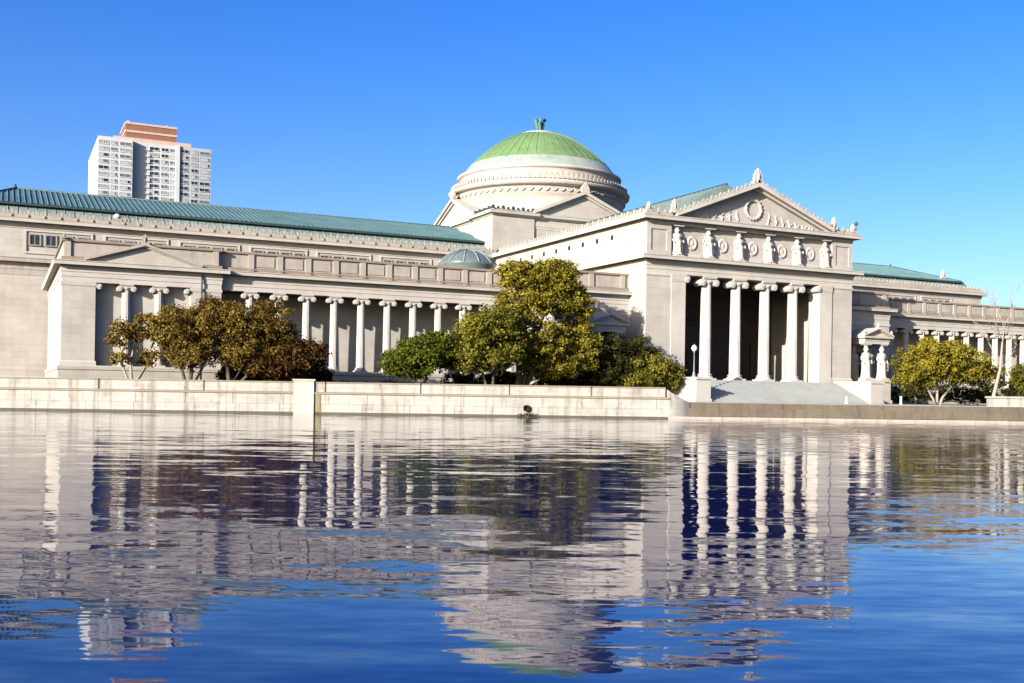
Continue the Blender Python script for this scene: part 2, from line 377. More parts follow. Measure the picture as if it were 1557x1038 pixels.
# --- antefix rows: hundreds of palmettes a few pixels tall, one joined part for each edge
def antefix_row(path, z, step, h, w, mat=S_WEATH, name='antefix_row', d=.18, lion=0):
    b = MB()
    for (a, c) in zip(path[:-1], path[1:]):
        a, c = Vector(a), Vector(c); L = (c - a).length; n_ = max(1, int(L / step)); t = (c - a) / L; nn = Vector((t.y, -t.x))
        za, zc = (z, z) if not isinstance(z, tuple) else z
        for i in range(n_ + 1):
            k = i / n_; p = a + (c - a) * k; zz = za + (zc - za) * k; hh = h * (1 if i % 2 == 0 else .72); ww = w * (1 if i % 2 == 0 else .8)
            pr = [(-.42, 0), (.42, 0), (.5, .35), (.36, .75), (0, 1.0), (-.36, .75), (-.5, .35)]
            vs = [(p.x + t.x * u * ww + nn.x * q, p.y + t.y * u * ww + nn.y * q, zz + v * hh) for q in (d / 2, -d / 2) for u, v in pr]
            kk = len(pr); b.add(vs, [tuple(range(kk)), tuple(range(2 * kk - 1, kk - 1, -1))] + [((j + 1) % kk, j, j + kk, (j + 1) % kk + kk) for j in range(kk)])
    o = b.build(name, mat, MUS); o['kind'] = 'stuff'; return o
def lion_row(path, z, step, mat=S_CRUST):
    b = MB()
    for (a, c) in zip(path[:-1], path[1:]):
        a, c = Vector(a), Vector(c); L = (c - a).length; n_ = int(L / step); t = (c - a) / L; nn = Vector((t.y, -t.x))
        for i in range(n_):
            p = a + t * (step * (i + .5)); q = p + nn * .22
            b.tube([(p.x, p.y, z), (q.x, q.y, z - .03), ((p + nn * .34).x, (p + nn * .34).y, z - .06)], [.30, .27, .14], 6)
    o = b.build('lion_head_row', mat, MUS); o['kind'] = 'stuff'; return o
def dentils(path, z0, z1, step, out, w, mat=S_TRIM):
    b = MB()
    for (a, c) in zip(path[:-1], path[1:]):
        a, c = Vector(a), Vector(c); L = (c - a).length; n_ = int(L / step); t = (c - a) / L; nn = Vector((t.y, -t.x))
        for i in range(n_):
            p = a + t * (step * (i + .5)); q = [p - t * w / 2, p + t * w / 2, p + t * w / 2 + nn * out, p - t * w / 2 + nn * out]
            b.add([(v.x, v.y, z) for z in (z0, z1) for v in q], [(0, 1, 2, 3)[::-1], (4, 5, 6, 7), (0, 3, 7, 4), (3, 2, 6, 7), (2, 1, 5, 6)])
    o = b.build('dentil_row', mat, MUS); o['kind'] = 'stuff'; return o
def acroterion(x, y, z, h, w=1.0, mat=S_TRIM, name='acroterion'):
    b = MB(); k = w * h * .5
    b.box(x - k * .8, x + k * .8, y - .25 * w, y + .25 * w, z, z + .16 * h)
    pr = [(-.5, .16), (.5, .16), (.72, .34), (.55, .42), (.62, .62), (.36, .66), (.34, .86), (.1, .86), (0, 1), (-.1, .86), (-.34, .86), (-.36, .66), (-.62, .62), (-.55, .42), (-.72, .34)]
    b.prism_xz([(x + u * k, z + v * h) for u, v in pr], y - .16 * w, y + .16 * w)
    b.tube([(x, y - .2 * w, z + .2 * h), (x, y - .22 * w, z + .55 * h), (x, y - .1 * w, z + .9 * h)], [.16 * k, .14 * k, .05 * k], 6)
    return b.build(name, mat, MUS)
def pediment(xl, xr, zb, za, y_front, y_tymp, y_back, t, wall=S_WALL, trim=S_WEATH, name='pediment'):
    xc = (xl + xr) / 2
    o = MB().prism_xz([(xl + .2, zb), (xr - .2, zb), (xc, za - .08)], y_tymp, y_back).build(name, wall, MUS)
    for sg in (-1, 1):
        xe = xl if sg < 0 else xr
        b = MB().prism_xz([(xe, zb), (xc, za), (xc, za + t), (xe - (-sg) * 0, zb + t * .9)], y_front, y_back - .02)
        sl_ = (za - zb) / (xc - xe)
        b.prism_xz([(xe + (xc - xe) * .06, zb + .004 + (za - zb) * .06 - t * .55), (xc, za - t * .55), (xc, za - .004), (xe, zb - .004 if False else zb + .003)], y_front + (y_tymp - y_front) * .5, y_back - .04)
        r = b.build('raking_cornice', trim, MUS)
    return o

# ===== the entrance portico and the long arm behind it
HW = 14.3; XL, XR = XC - HW, XC + HW; YF = 94.6; YB = 133.0; ZF = 3.75
b = MB()
b.box(XL - .35, XR + .35, YF - .5, YB, 1.3, 2.6); b.box(XL - .2, XR + .2, YF - .3, YB, 2.6, ZF - .003); pl = b.build('plinth', S_PLINTH, MUS)
BX(XL + 3.1, XR - 3.1, YF - .25, 106, ZF - .002, ZF + .012).build('porch_floor', S_STEP, MUS)
for s in (-1, 1):
    x0, x1 = (XL, XL + 3.1) if s < 0 else (XR - 3.1, XR)
    w_ = BX(x0, x1, YF, 106, ZF, 15.02).build('side_wall', S_WALL, MUS)
    a0, a1 = (x1 + .02, x1 + 1.85) if s < 0 else (x0 - 1.85, x0 - .02)
    an = BX(a0, a1, YF - .12, YF + 1.75, ZF + .5, 14.25); an.box(a0 - .06, a1 + .06, YF - .2, YF + 1.82, ZF + .013, ZF + .5)
    an.box(a0 - .03, a1 + .03, YF - .16, YF + 1.79, 14.25, 14.4); an.box(a0 - .05, a1 + .05, YF - .2, YF + 1.84, 14.75, 14.99)
    ano = an.build('anta', S_TRIM, MUS)
    c = MB()
    for vx in ((a1 + .18) if s < 0 else (a0 - .18),):
        for rad, dy in ((.38, .0), (.30, .06), (.17, .11), (.08, .16)):
            c.prism_xz([(vx + rad * math.cos(2 * math.pi * i / 20), 14.53 + rad * math.sin(2 * math.pi * i / 20)) for i in range(20)], YF - .22 - dy, YF + 1.5)
    c.box(a0 - .02, a1 + .02, YF - .18, YF + 1.78, 14.4, 14.75); c.build('anta_capital', S_TRIM, MUS)
    # base moulding of the pier and string lines
    xo = (XL, XL + 3.1) if s < 0 else (XR - 3.1, XR)
    bm_ = MB().sweep([(xo[0], 106), (xo[0], YF), (xo[1], YF)] if s < 0 else [(xo[0], YF), (xo[1], YF), (xo[1], 106)], [(-.1, ZF), (.14, ZF), (.14, ZF + .42), (.07, ZF + .5), (.03, ZF + .62), (-.1, ZF + .62)])
    bm_.build('pier_moulding', S_TRIM, MUS); bm_ = MB()
    bm_.sweep([(xo[0], 106), (xo[0], YF), (xo[1], YF)] if s < 0 else [(xo[0], YF), (xo[1], YF), (xo[1], 106)], [(-.1, 14.7), (.05, 14.7), (.09, 14.78), (.09, 14.95), (.03, 15.0), (-.1, 15.0)])
    bm_.build('pier_moulding', S_TRIM, MUS)
for dx in (-6.05, -2.02, 2.02, 6.05): column(COL_BIG, XC + dx, YF + .72, ZF)
# porch interior
bw = BX(XL + 3.1, XR - 3.1, 105.2, 106, ZF, 15.9).build('porch_back_wall', SHADE_DARK, MUS)
for dx in (-6.6, 0, 6.6):
    big = dx == 0; w2, zt = (1.6, 10.2) if big else (1.25, 8.6)
    d_ = BX(XC + dx - w2, XC + dx + w2, 105.08, 105.3, ZF + .02, zt).build('door', DOORM, MUS)
    f_ = MB()
    f_.box(XC + dx - w2 - .35, XC + dx - w2, 104.9, 105.25, ZF + .02, zt + .35); f_.box(XC + dx + w2, XC + dx + w2 + .35, 104.9, 105.25, ZF + .02, zt + .35)
    f_.box(XC + dx - w2, XC + dx + w2, 104.9, 105.25, zt, zt + .35); f_.box(XC + dx - w2 - .6, XC + dx + w2 + .6, 104.7, 105.25, zt + .35, zt + .75)
    f_.build('door_frame', SHADE_DARK, d_)
    for sg in (-1, 1): BX(XC + dx + sg * .1, XC + dx + sg * (w2 - .1), 105.02, 105.1, ZF + .1, ZF + 3.2).build('door_leaf', DOORM, d_)
BX(XL + 3.1, XR - 3.1, YF + 1.3, 105.2, 15.05, 15.5).build('porch_ceiling', SHADE_DARK, MUS)
# solid arm behind the porch
BX(XL, XR, 106, YB, ZF, 15.02).build('arm_wall', S_WALL, MUS)
U = [(XL, YB), (XL, YF), (XR, YF), (XR, YB)]
e = MB().sweep(U, [(-1.3, 15.02), (.0, 15.02), (.0, 15.42), (.05, 15.44), (.05, 15.78), (.10, 15.80), (.10, 16.1), (-1.3, 16.1)])
e.build('entablature', S_TRIM, MUS)
MB().sweep(U, [(-1.5, 16.103), (.13, 16.103), (.16, 16.46), (.20, 16.56), (.80, 16.56), (.82, 16.42), (.92, 16.42), (.94, 16.70), (1.0, 16.80), (1.0, 16.86), (-.3, 16.98), (-1.5, 16.98)]).build('cornice', S_TRIM, MUS)
# attic storey
ZA0, ZA1 = 16.98, 20.30
at = MB()
at.box(XL, XR, 98.2, YB, ZA0, ZA1)                                # body
at.build('attic_wall', S_WALL, MUS)
BX(XL + 3.1, XR - 3.1, YF + .46, 98.2, ZA0, ZA1).build('attic_screen_wall', S_WALL, MUS)
for s in (-1, 1):
    x0, x1 = (XL, XL + 3.1) if s < 0 else (XR - 3.1, XR)
    p = MB(); p.box(x0, x1, YF + .12, 98.2, ZA0, ZA1)
    p.box(x0, x0 + .55, YF, YF + .12, ZA0, ZA1); p.box(x1 - .55, x1, YF, YF + .12, ZA0, ZA1)
    p.box(x0 + .55, x1 - .55, YF, YF + .12, ZA0, ZA0 + .45); p.box(x0 + .55, x1 - .55, YF, YF + .12, ZA1 - .6, ZA1)
    p.build('attic_pier', S_WALL, MUS)
for k in (-2.5, -1.5, -.5, .5, 1.5, 2.5): caryatid(CA_A, XC + k * 4.12, YF + .22, ZA0 + .15); BX(XC + k * 4.12 - .66, XC + k * 4.12 + .66, YF - .2, YF + .48, ZA1 - .14, ZA1 + .001).build('impost', S_TRIM, MUS)
for k in (-2, -1, 0, 1, 2):
    x = XC + k * 4.12; bb = MB()
    # carved shield with drapery between the caryatids
    bb.lathe([(.02, -.10), (.12, -.10), (.22, -.05), (.40, -.05), (.46, -.10), (.58, -.10), (.66, -.02), (.66, .06)], seg=20)
    bb.v = [(x + p[0] * 1.0, YF + .44 + p[2] * 1.2, 18.55 + p[1] * 1.25) for p in bb.v]
    bb.box(x - 1.25, x + 1.25, YF + .36, YF + .48, 17.0, 17.4)
    bb.build('shield_relief', S_TRIM, MUS)
MB().sweep(U, [(-3.5, 20.303), (.04, 20.303), (.06, 20.66), (.10, 20.76), (.66, 20.76), (.68, 20.64), (.76, 20.64), (.78, 20.95), (.84, 21.03), (.84, 21.1), (-3.5, 21.16)]).build('attic_cornice', S_TRIM, MUS)
# vents in the arm's side
for s in (-1, 1):
    for i in range(9):
        y = 101.7 + 3.3 * i; x = XL if s < 0 else XR
        f_ = BX(x - .03, x + .03, y - .26, y + .26, 19.28, 19.80).build('vent', GLASS_D, MUS)
# parapet course and antefixes above the upper cornice
PAR = [(XL - .05, YB - 2), (XL - .05, YF - .05), (XL + 3.0, YF - .05)]; PAR2 = [(XR - 3.0, YF - .05), (XR + .05, YF - .05), (XR + .05, YB - 2)]
for P_ in (PAR, PAR2):
    MB().sweep(P_, [(-.5, 21.16), (.3, 21.12), (.3, 21.42), (-.5, 21.5)]).build('parapet', S_WEATH, MUS)
    antefix_row([(p[0], p[1]) for p in P_], 21.45, .62, .55, .42)
    lion_row(P_, 21.27, 2.4, S_CRUST)
acroterion(XL + .1, YF - .1, 21.45, 1.0, .9); acroterion(XR - .1, YF - .1, 21.45, 1.0, .9)
# pediment
PXL, PXR = XC - 10.9, XC + 10.9
pediment(PXL, PXR, 21.16, 25.35, 93.92, YF + .45, YF + 2.2, .42, S_WALL, S_TRIM)
for sg in (-1, 1):
    xe = PXL if sg < 0 else PXR
    pa = [(xe, 94.1), (XC, 94.1)] if sg < 0 else [(XC, 94.1), (xe, 94.1)]
    antefix_row(pa, (21.55, 25.78) if sg < 0 else (25.78, 21.55), .55, .50, .40, S_WEATH)
acroterion(XC, 94.35, 25.7, 1.75, 1.0, S_TRIM)
acroterion(PXL - .2, 94.3, 21.5, 1.5, .8, S_TRIM); acroterion(PXR + .2, 94.3, 21.5, 1.5, .8, S_TRIM)
# relief in the tympanum: wreath and flanking scrolls
w_ = MB(); ring = [(XC + 1.05 * math.cos(t), YF + .42, 22.95 + 1.05 * math.sin(t)) for t in [2 * math.pi * i / 36 for i in range(37)]]
w_.tube(ring, .19, 8)
for i in range(18):
    t = 2 * math.pi * i / 18; w_.tube([(XC + .9 * math.cos(t), YF + .36, 22.95 + .9 * math.sin(t)), (XC + 1.3 * math.cos(t + .15), YF + .3, 22.95 + 1.3 * math.sin(t + .15))], [.14, .05], 5)
w_.build('wreath_relief', S_TRIM, MUS)
for sg in (-1, 1):
    q = MB()
    for k in range(7):
        cx = XC + sg * (1.9 + 1.05 * k); hh = 1.5 - .19 * k; ph = .5 * k
        q.tube([(cx + sg * .5 * math.sin(ph + 2.4 * t) * hh * .5, YF + .47, 21.3 + hh * t) for t in (0, .2, .4, .6, .8, 1.0)], [.10, .15, .17, .15, .12, .05], 6)
        q.tube([(cx + sg * (.2 + .55 * t), YF + .47, 21.35 + hh * .45 * math.sin(2.6 * t)) for t in (0, .3, .6, .9)], [.12, .13, .1, .05], 6)
    q.build('scroll_relief', S_TRIM, MUS)
# roofs of the arm
def gable_roof(x0, x1, ze, zr, y0, y1, mat, name='roof', seam=.9, hip=0):
    xc = (x0 + x1) / 2
    o = MB().prism_xz([(x0, ze), (xc, zr), (x1, ze)], y0, y1).build(name, mat, MUS)
    q = MB(); n_ = int((y1 - y0) / seam)
    for i in range(n_ + 1):
        y = y0 + .03 + (y1 - y0 - .06) * i / n_
        for xe in (x0, x1): q.tube([(xe, y, ze + .03), (xc, y, zr + .03)], .045, 4, False)
    r = q.build('roof_seams', mat, o); r['kind'] = 'stuff'
    c = BX(xc - .14, xc + .14, y0 - .02, y1 + .02, zr - .05, zr + .14).build('ridge_cap', C_DARK, o)
    return o
gable_roof(XC - 10.4, XC + 10.4, 21.3, 25.3, YF + 2.2, 99.9, C_SKIRT)
gable_roof(XC - 10.5, XC + 10.5, 21.35, 26.62, 99.92, YB + 2, C_SKIRT)

# entrance stairs
st = MB().prism_yz([(94.0, 1.3), (94.0, ZF - .06), (88.75, 1.42), (88.6, 1.3)], XC - 10.35, XC + 11.25).build('stair_base', S_STEP, MUS)
ns = 15
for i in range(ns):
    z1 = 1.404 + (ZF - 1.404) * (i + 1) / ns; y0 = 88.5 + 5.6 * i / ns
    BX(XC - 10.38, XC + 11.28, y0, y0 + 5.6 / ns + .08, z1 - .158, z1).build('step', S_STEP, st)
for x0, x1 in ((63.4, 65.2), (86.9, 88.7)):
    k = BX(x0, x1, 88.3, 94.05, 1.3, 3.66).build('cheek_wall', S_TRIM, MUS)
    BX(x0 - .1, x1 + .1, 88.18, 94.08, 3.66, 3.9).build('coping', S_TRIM, k)
    BX(x0 - .08, x1 + .08, 88.2, 94.07, 1.3, 1.7).build('base_course', S_TRIM, k)

# ===== the two wings
def bxm(s, d0, d1, y0, y1, z0, z1, name, mat, parent=None):
    return BX(XC + s * d0, XC + s * d1, y0, y1, z0, z1).build(name, mat, parent or MUS)
ZS, ZE = 3.85, 11.33
YC = 102.5       # colonnade plane
P1A, P1B = 70.86, 56.96   # end pavilion
P2A, P2B = 23.7, 14.3     # pavilion beside the portico
for s in (-1, 1):
    # plinth
    pth = mir(s, [(P1A, 131.5), (P1A, 102.0), (P1B, 102.0), (P1B, YC), (P2A, YC), (P2A, 98.0), (P2B, 98.0)])
    MB().sweep(pth, [(-6.0, 1.3), (.35, 1.3), (.35, 1.9), (.22, 2.0), (.22, 3.4), (.30, 3.5), (.30, ZS - .1), (.2, ZS), (-6.0, ZS)]).build('wing_plinth', S_PLINTH, MUS)
    # end pavilion: piers, recessed wall, two columns
    for d0, d1 in ((P1A, 68.05), (59.75, P1B)):
        bxm(s, d0, d1, 102.0, 104.5, ZS, ZE, 'pier', S_WALL)
        mo = MB().sweep(mir(s, [(max(d0, d1), 104), (max(d0, d1), 102.0), (min(d0, d1), 102.0), (min(d0, d1), 103)]), [(-.1, ZS), (.12, ZS), (.12, ZS + .3), (.04, ZS + .42), (-.1, ZS + .42)])
        mo.build('pier_moulding', S_TRIM, MUS); mo = MB()
        mo.sweep(mir(s, [(max(d0, d1), 104), (max(d0, d1), 102.0), (min(d0, d1), 102.0), (min(d0, d1), 103)]), [(-.1, ZE - .35), (.05, ZE - .35), (.09, ZE - .05), (-.1, ZE - .05)])
        mo.build('pier_moulding', S_TRIM, MUS)
    bxm(s, 68.05, 59.75, 102.78, 104.5, ZS, ZE, 'recessed_wall', S_WALL)
    for dx in (65.4, 62.55): column(COL_SML, XC + s * dx, 102.46, ZS)
    for dx in (67.85, 59.95):       # half volutes on the piers
        c = MB(); sg = 1 if dx > 64 else -1; vx = XC + s * (dx - sg * .12)
        for rad, dy in ((.25, .0), (.2, .05), (.11, .09)):
            c.prism_xz([(vx + rad * math.cos(2 * math.pi * i / 18), ZE - .36 + rad * math.sin(2 * math.pi * i / 18)) for i in range(18)], 101.9 - dy, 102.9)
        c.build('volute', S_TRIM, MUS)
    # west flank of the wing
    bxm(s, P1A - .003, P1A - 1.5, 104.5, 131.5, ZS, ZE, 'flank_wall', S_WALL)
    # colonnade
    for i in range(11): column(COL_SML, XC + s * (54.1 - 2.796 * i), YC + .5, ZS)
    bxm(s, 59.7, P2A - .2, 106.0, 107.0, ZS, ZE, 'gallery_back_wall', S_WALL)
    bxm(s, 59.7, P2A - .2, YC + 1.3, 106.5, ZE - .02, ZE + .3, 'gallery_ceiling', SHADE_DARK)
    bxm(s, P1B + .0, P1B - .02 + .02 + .9, 104.4, 106.2, ZS, ZE, 'end_wall', S_WALL)
    # pavilion beside the portico
    bxm(s, P2A, P2B, 98.0, 107.0, ZS, ZE, 'pavilion_wall', S_WALL)
    mo = MB()
    for (z0, z1, o) in ((ZS, ZS + .4, .12), (ZE - .35, ZE - .03, .08)): mo.sweep(mir(s, [(P2A, YC), (P2A, 98.0), (P2B, 98.0)]), [(-.1, z0), (o, z0), (o, z1 - .08), (o * .5, z1), (-.1, z1)])
    mo.build('wall_moulding', S_TRIM, MUS)
    # entablature, cornice and parapet follow the same line
    epath = mir(s, [(P1A, 131.5), (P1A, 102.0), (P1B, 102.0), (P1B, YC), (P2A, YC), (P2A, 98.0), (P2B, 98.0)])
    MB().sweep(epath, [(-1.1, ZE), (0, ZE), (0, ZE + .42), (.05, ZE + .44), (.05, ZE + .84), (.10, ZE + .86), (.10, ZE + 1.2), (-1.1, ZE + 1.2)]).build('wing_entablature', S_TRIM, MUS)
    MB().sweep(epath, [(-1.1, ZE + 1.203), (.13, ZE + 1.203), (.14, ZE + 1.48), (.58, ZE + 1.54), (.60, ZE + 1.43), (.68, ZE + 1.43), (.70, ZE + 1.7), (.76, ZE + 1.78), (.76, ZE + 1.83), (-.2, ZE + 1.9), (-1.1, ZE + 1.9)]).build('wing_cornice', S_TRIM, MUS)
    ZP = ZE + 1.9
    MB().sweep(epath, [(-.9, ZP), (.05, ZP), (.05, ZP + .3), (-.9, ZP + .36)]).build('parapet_base', S_CRUST, MUS)
    MB().sweep(epath, [(-.9, ZP + .362), (-.12, ZP + .335), (-.12, 14.86), (-.9, 14.86)]).build('parapet', S_WEATH, MUS)
    MB().sweep(epath, [(-.95, 14.863), (.02, 14.863), (.06, 14.92), (.06, 15.06), (-.0, 15.12), (-.95, 15.12)]).build('parapet_coping', S_CRUST, MUS)
    for i in range(12):
        dxp = 54.1 - 2.796 * i
        if dxp > P2A + .5:
            bxm(s, dxp - .28, dxp + .28, YC - .02, YC + .3, ZP + .02, 14.858, 'parapet_post', S_WEATH)
            bxm(s, dxp - .2, dxp + .2, YC - .28, YC + .1, ZP + .003, ZP + .22, 'scupper_block', S_CRUST)
            if dxp - 2.796 > P2A + .2: bxm(s, dxp - .55, dxp - 2.25, YC + .055, YC + .3, ZP + .5, 14.7, 'parapet_panel', S_WEATH)
    for dxp in (70.4, 57.5): bxm(s, dxp - .25, dxp + .25, 101.98, 102.3, ZP + .02, 14.858, 'parapet_post', S_WEATH)
    for dxp in (22.9, 19.0, 15.1): bxm(s, dxp - .3, dxp + .3, 97.98, 98.3, ZP + .02, 14.858, 'parapet_post', S_WEATH)
    # pediment of the end pavilion
    xa, xb = sorted((XC + s * 69.0, XC + s * 58.8))
    pediment(xa, xb, ZP + .004, 14.86, 101.45, 101.85, 103, .26, S_WALL, S_WEATH)
    acroterion((xa + xb) / 2, 101.8, 15.05, .95, .8, S_WEATH); acroterion(XC + s * P1A * .998, 101.8, 15.1, .5, .8, S_WEATH)
    # flat roof of the wing
    bxm(s, P1A - .9, P2B + .02, 103.4, 131.9, 13.6, 14.2, 'wing_roof', S_CRUST)
    bxm(s, P2A - .9, P2B + .02, 98.9, 103.4, 13.6, 14.2, 'pavilion_roof', S_CRUST)
    # caryatid porch
    px = 18.6; hw = 1.95
    pd = bxm(s, px + hw + .1, px - hw - .1, 94.6, 98.0, 1.3, 4.0, 'porch_podium', S_TRIM)
    bxm(s, px + hw + .23, px - hw - .23, 94.45, 98.0, 3.98, 4.22, 'podium_cap', S_TRIM, pd); bxm(s, px + hw + .23, px - hw - .23, 94.45, 98.0, 1.3, 1.85, 'podium_base', S_TRIM, pd)
    bxm(s, px + 1.3, px - 1.3, 97.9, 98.05, 4.22, 7.6, 'porch_doorway', DOORM)
    for dx in (-1.25, 1.25): caryatid(CA_B, XC + s * (px + dx), 95.3, 4.45)
    cols_ = [(px - 1.25, 97.3), (px + 1.25, 97.3)]
    for dx, y in cols_: caryatid(CA_B, XC + s * dx, y, 4.45)
    MB().sweep(mir(s, [(px + hw, 98.0), (px + hw, 94.85), (px - hw, 94.85), (px - hw, 98.0)]), [(-.7, 8.53), (0, 8.53), (0, 8.85), (.06, 8.87), (.06, 9.1), (.36, 9.2), (.4, 9.42), (-.7, 9.42)]).build('porch_entablature', S_TRIM, MUS)
    bxm(s, px + hw - .1, px - hw + .1, 95.2, 98.0, 8.9, 9.3, 'porch_soffit', SHADE_DARK)
    pediment(XC + s * px - hw - .4, XC + s * px + hw + .4, 9.424, 10.3, 94.45, 94.95, 97.98, .2, S_TRIM, S_TRIM)
    for dx in (-hw - .2, hw + .2): acroterion(XC + s * px + dx, 94.7, 9.6, .55, .7)
    acroterion(XC + s * px, 94.7, 10.45, .6, .7)
    # low copper skylight dome on the wing roof
    c = (XC + s * 27.0, 113.0)
    sk = MB().lathe([(3.3, 14.1), (3.3, 16.6), (3.45, 16.75), (3.2, 17.0), (2.6, 17.7), (1.7, 18.25), (.7, 18.5), (.0, 18.55)], (c[0], c[1], 0), 24).build('skylight_dome', SKYGL, MUS)
    q = MB()
    for i in range(12):
        a = 2 * math.pi * i / 12; q.tube([(c[0] + r_ * math.cos(a), c[1] + r_ * math.sin(a), z_ + .04) for r_, z_ in ((3.42, 16.8), (2.6, 17.7), (1.7, 18.25), (.1, 18.55))], .08, 5)
    q.build('ribs', C_SKIRT, sk)

# rainwater pipes and a ball lamp on the portico's corner
for (u, yy, z0, z1) in ((306, 101.8, 2.0, 12.6), (74.5, 131.9, 2.0, 15.5)):
    x = onY(u, 500, yy).x; q = MB().tube([(x, yy, z0), (x, yy, z1)], .075, 8); q.build('drainpipe', C_DARK, MUS)
    BX(x - .17, x + .17, yy - .14, yy + .16, z1 - 2.6, z1 - 2.2).build('pipe_hopper', C_DARK, MUS)
x = XR + .3; q = MB().tube([(x, 94.4, 21.4), (x, 94.4, 22.3)], .05, 6); q.build('lamp_stem', C_DARK, MUS)
MB().lathe([(.0, -.24), (.17, -.17), (.24, 0), (.17, .17), (.0, .24)], (x, 94.4, 22.5), 12).build('ball_lamp', C_DARK, MUS)

# ===== main block
MX0, MX1 = XC - 80.8, XC + 80.8; YM = 132.8; YN = 163.0
MB().box(MX0, MX1, YM, YN, 1.3, 15.9).build('main_wall', S_WALL, MUS)
BX(MX0 + .05, MX1 - .05, YM + .05, YN, 15.9, 20.4).build('attic_wall', S_WALL, MUS)
MS = [(MX0, YN), (MX0, YM), (XL - .02, YM)]; MS2 = [(XR + .02, YM), (MX1, YM), (MX1, YN)]
for P_ in (MS, MS2):
    q = MB().sweep(P_, [(-.2, 1.3), (.5, 1.3), (.5, 2.9), (.3, 3.1), (.25, 3.9), (.08, 4.1), (-.2, 4.1)]); q.build('base_course', S_PLINTH, MUS)
    MB().sweep(P_, [(-.2, 14.6), (.05, 14.6), (.05, 15.2), (.1, 15.25), (.1, 16.1), (.64, 16.18), (.66, 16.04), (.74, 16.04), (.76, 16.4), (.82, 16.5), (-.2, 16.6)]).build('cornice', S_WEATH, MUS)
    MB().sweep(P_, [(-.3, 19.95), (.02, 19.95), (.06, 20.66), (.68, 20.72), (.70, 20.58), (.80, 20.58), (.82, 20.9), (.88, 21.02), (-.3, 21.1)]).build('attic_cornice', S_TRIM, MUS)
    MB().sweep(P_, [(-.6, 21.1), (.25, 21.04), (.25, 21.5), (-.6, 21.56)]).build('gutter_course', S_WEATH, MUS)
    antefix_row(P_, 21.5, .43, .62, .34, S_WEATH); lion_row([(p[0], p[1]) for p in P_[1:]] if P_ is MS2 else P_, 21.28, 1.72)
# attic window panels
win_f = MB(); win_f.box(-.66, -.5, -.1, .06, -.62, .62); win_f.box(.5, .66, -.1, .06, -.62, .62); win_f.box(-.5, .5, -.1, .06, .48, .62); win_f.box(-.66, .66, -.16, .06, -.74, -.621)
WF = win_f.mesh('frame', WFRAME); WP = BX(-.5, .5, .0, .05, -.62, .48).mesh('window', GLASS_D); WM = BX(-.035, .035, -.035, .01, -.62, .48).mesh('mullion', WFRAME)
for k in range(-9, 10):
    for sgn in (0,):
        x0 = 2.17 + 8.5 * k if k >= 0 else None
for s in (-1, 1):
    for k in range(7):
        xa = 2.17 + 8.48 * k
        xs = xa if s < 0 else 2 * XC - xa - 7.3
        if not (MX0 + 1 < xs and xs + 7.3 < MX1 - .5): continue
        q = MB()
        q.box(xs, xs + 7.3, YM - .09, YM + .06, 19.62, 19.86); q.box(xs, xs + .22, YM - .09, YM + .06, 17.3, 19.62); q.box(xs + 7.08, xs + 7.3, YM - .09, YM + .06, 17.3, 19.62); q.box(xs, xs + 7.3, YM - .09, YM + .06, 17.1, 17.3)
        q.build('window_surround', S_TRIM, MUS)
        for j in range(4):
            w = inst('window', WP, MUS, (xs + 1.1 + 1.7 * j, YM + .02, 18.75)); sub('frame', WF, w); sub('mullion', WM, w)
# roof: lower skirt, dark step, main slopes, hips
RX0, RX1, RY, RZ = XC - 74.3, XC + 74.3, 147.9, 26.9
def roof_half(sy, xl, xr, rl, rr, y0, z0, y1, z1, mat, name, seam, parent=None, hipl=True):
    vs = [(xl, y0, z0), (xr, y0, z0), (rr, y1, z1), (rl, y1, z1)]
    return vs
sk = MB(); ya, za, yb, zb_ = 133.6, 21.4, 136.3, 23.05
for (x0, x1) in ((MX0 + .6, 61.0), (90.2, MX1 - .6)):
    sk.add([(x0, ya, za), (x1, ya, za), (x1, yb, zb_), (x0 + (2.7 if x0 < 60 else 0), yb, zb_), (x0, ya, 21), (x1, ya, 21), (x1, yb, 21), (x0 + (2.7 if x0 < 60 else 0), yb, 21)], [(0, 1, 2, 3), (0, 3, 7, 4), (1, 5, 6, 2), (4, 5, 1, 0)])
sk = sk.build('roof_skirt', C_SKIRT, MUS)
q = MB()
for (x0, x1) in ((MX0 + .6, 61.0), (90.2, MX1 - .6)):
    n_ = int((x1 - x0) / 1.0)
    for i in range(n_ + 1): x = x0 + (x1 - x0) * i / n_; q.tube([(x, ya, za + .03), (x, yb, zb_ + .03)], .05, 4, False)
r = q.build('skirt_seams', C_SKIRT, sk); r['kind'] = 'stuff'
BX(MX0 + 3.6, MX1 - 3.6, 136.25, 159.5, 22.2, 23.28).build('roof_step', C_DARK, MUS)
y0, z0 = 135.85, 23.3; rb = MB(); hx = 5.0
V = [(RX0 - hx, y0, z0), (RX1 + hx, y0, z0), (RX1, RY, RZ), (RX0, RY, RZ), (RX0 - hx, 2 * RY - y0, z0), (RX1 + hx, 2 * RY - y0, z0)]
rb.add(V, [(0, 1, 2, 3), (5, 4, 3, 2), (4, 0, 3), (1, 5, 2), (0, 4, 5, 1)])
mr = rb.build('main_roof', C_ROOF, MUS)
q = MB(); x = RX0 - hx + .4
while x < RX1 + hx:
    k = 1.0
    if x < RX0: k = (x - (RX0 - hx)) / hx
    if x > RX1: k = ((RX1 + hx) - x) / hx
    q.tube([(x, y0, z0 + .04), (x, y0 + (RY - y0) * k, z0 + (RZ - z0) * k + .04)], .075, 4, False); x += .62
y = y0 + .6
while y < 2 * RY - y0:
    k = 1 - abs(y - RY) / (RY - y0)
    for xx, sg in ((RX0 - hx, 1), (RX1 + hx, -1)): q.tube([(xx, y, z0 + .04), (xx + sg * hx * k, y, z0 + (RZ - z0) * k + .04)], .075, 4, False)
    y += .9
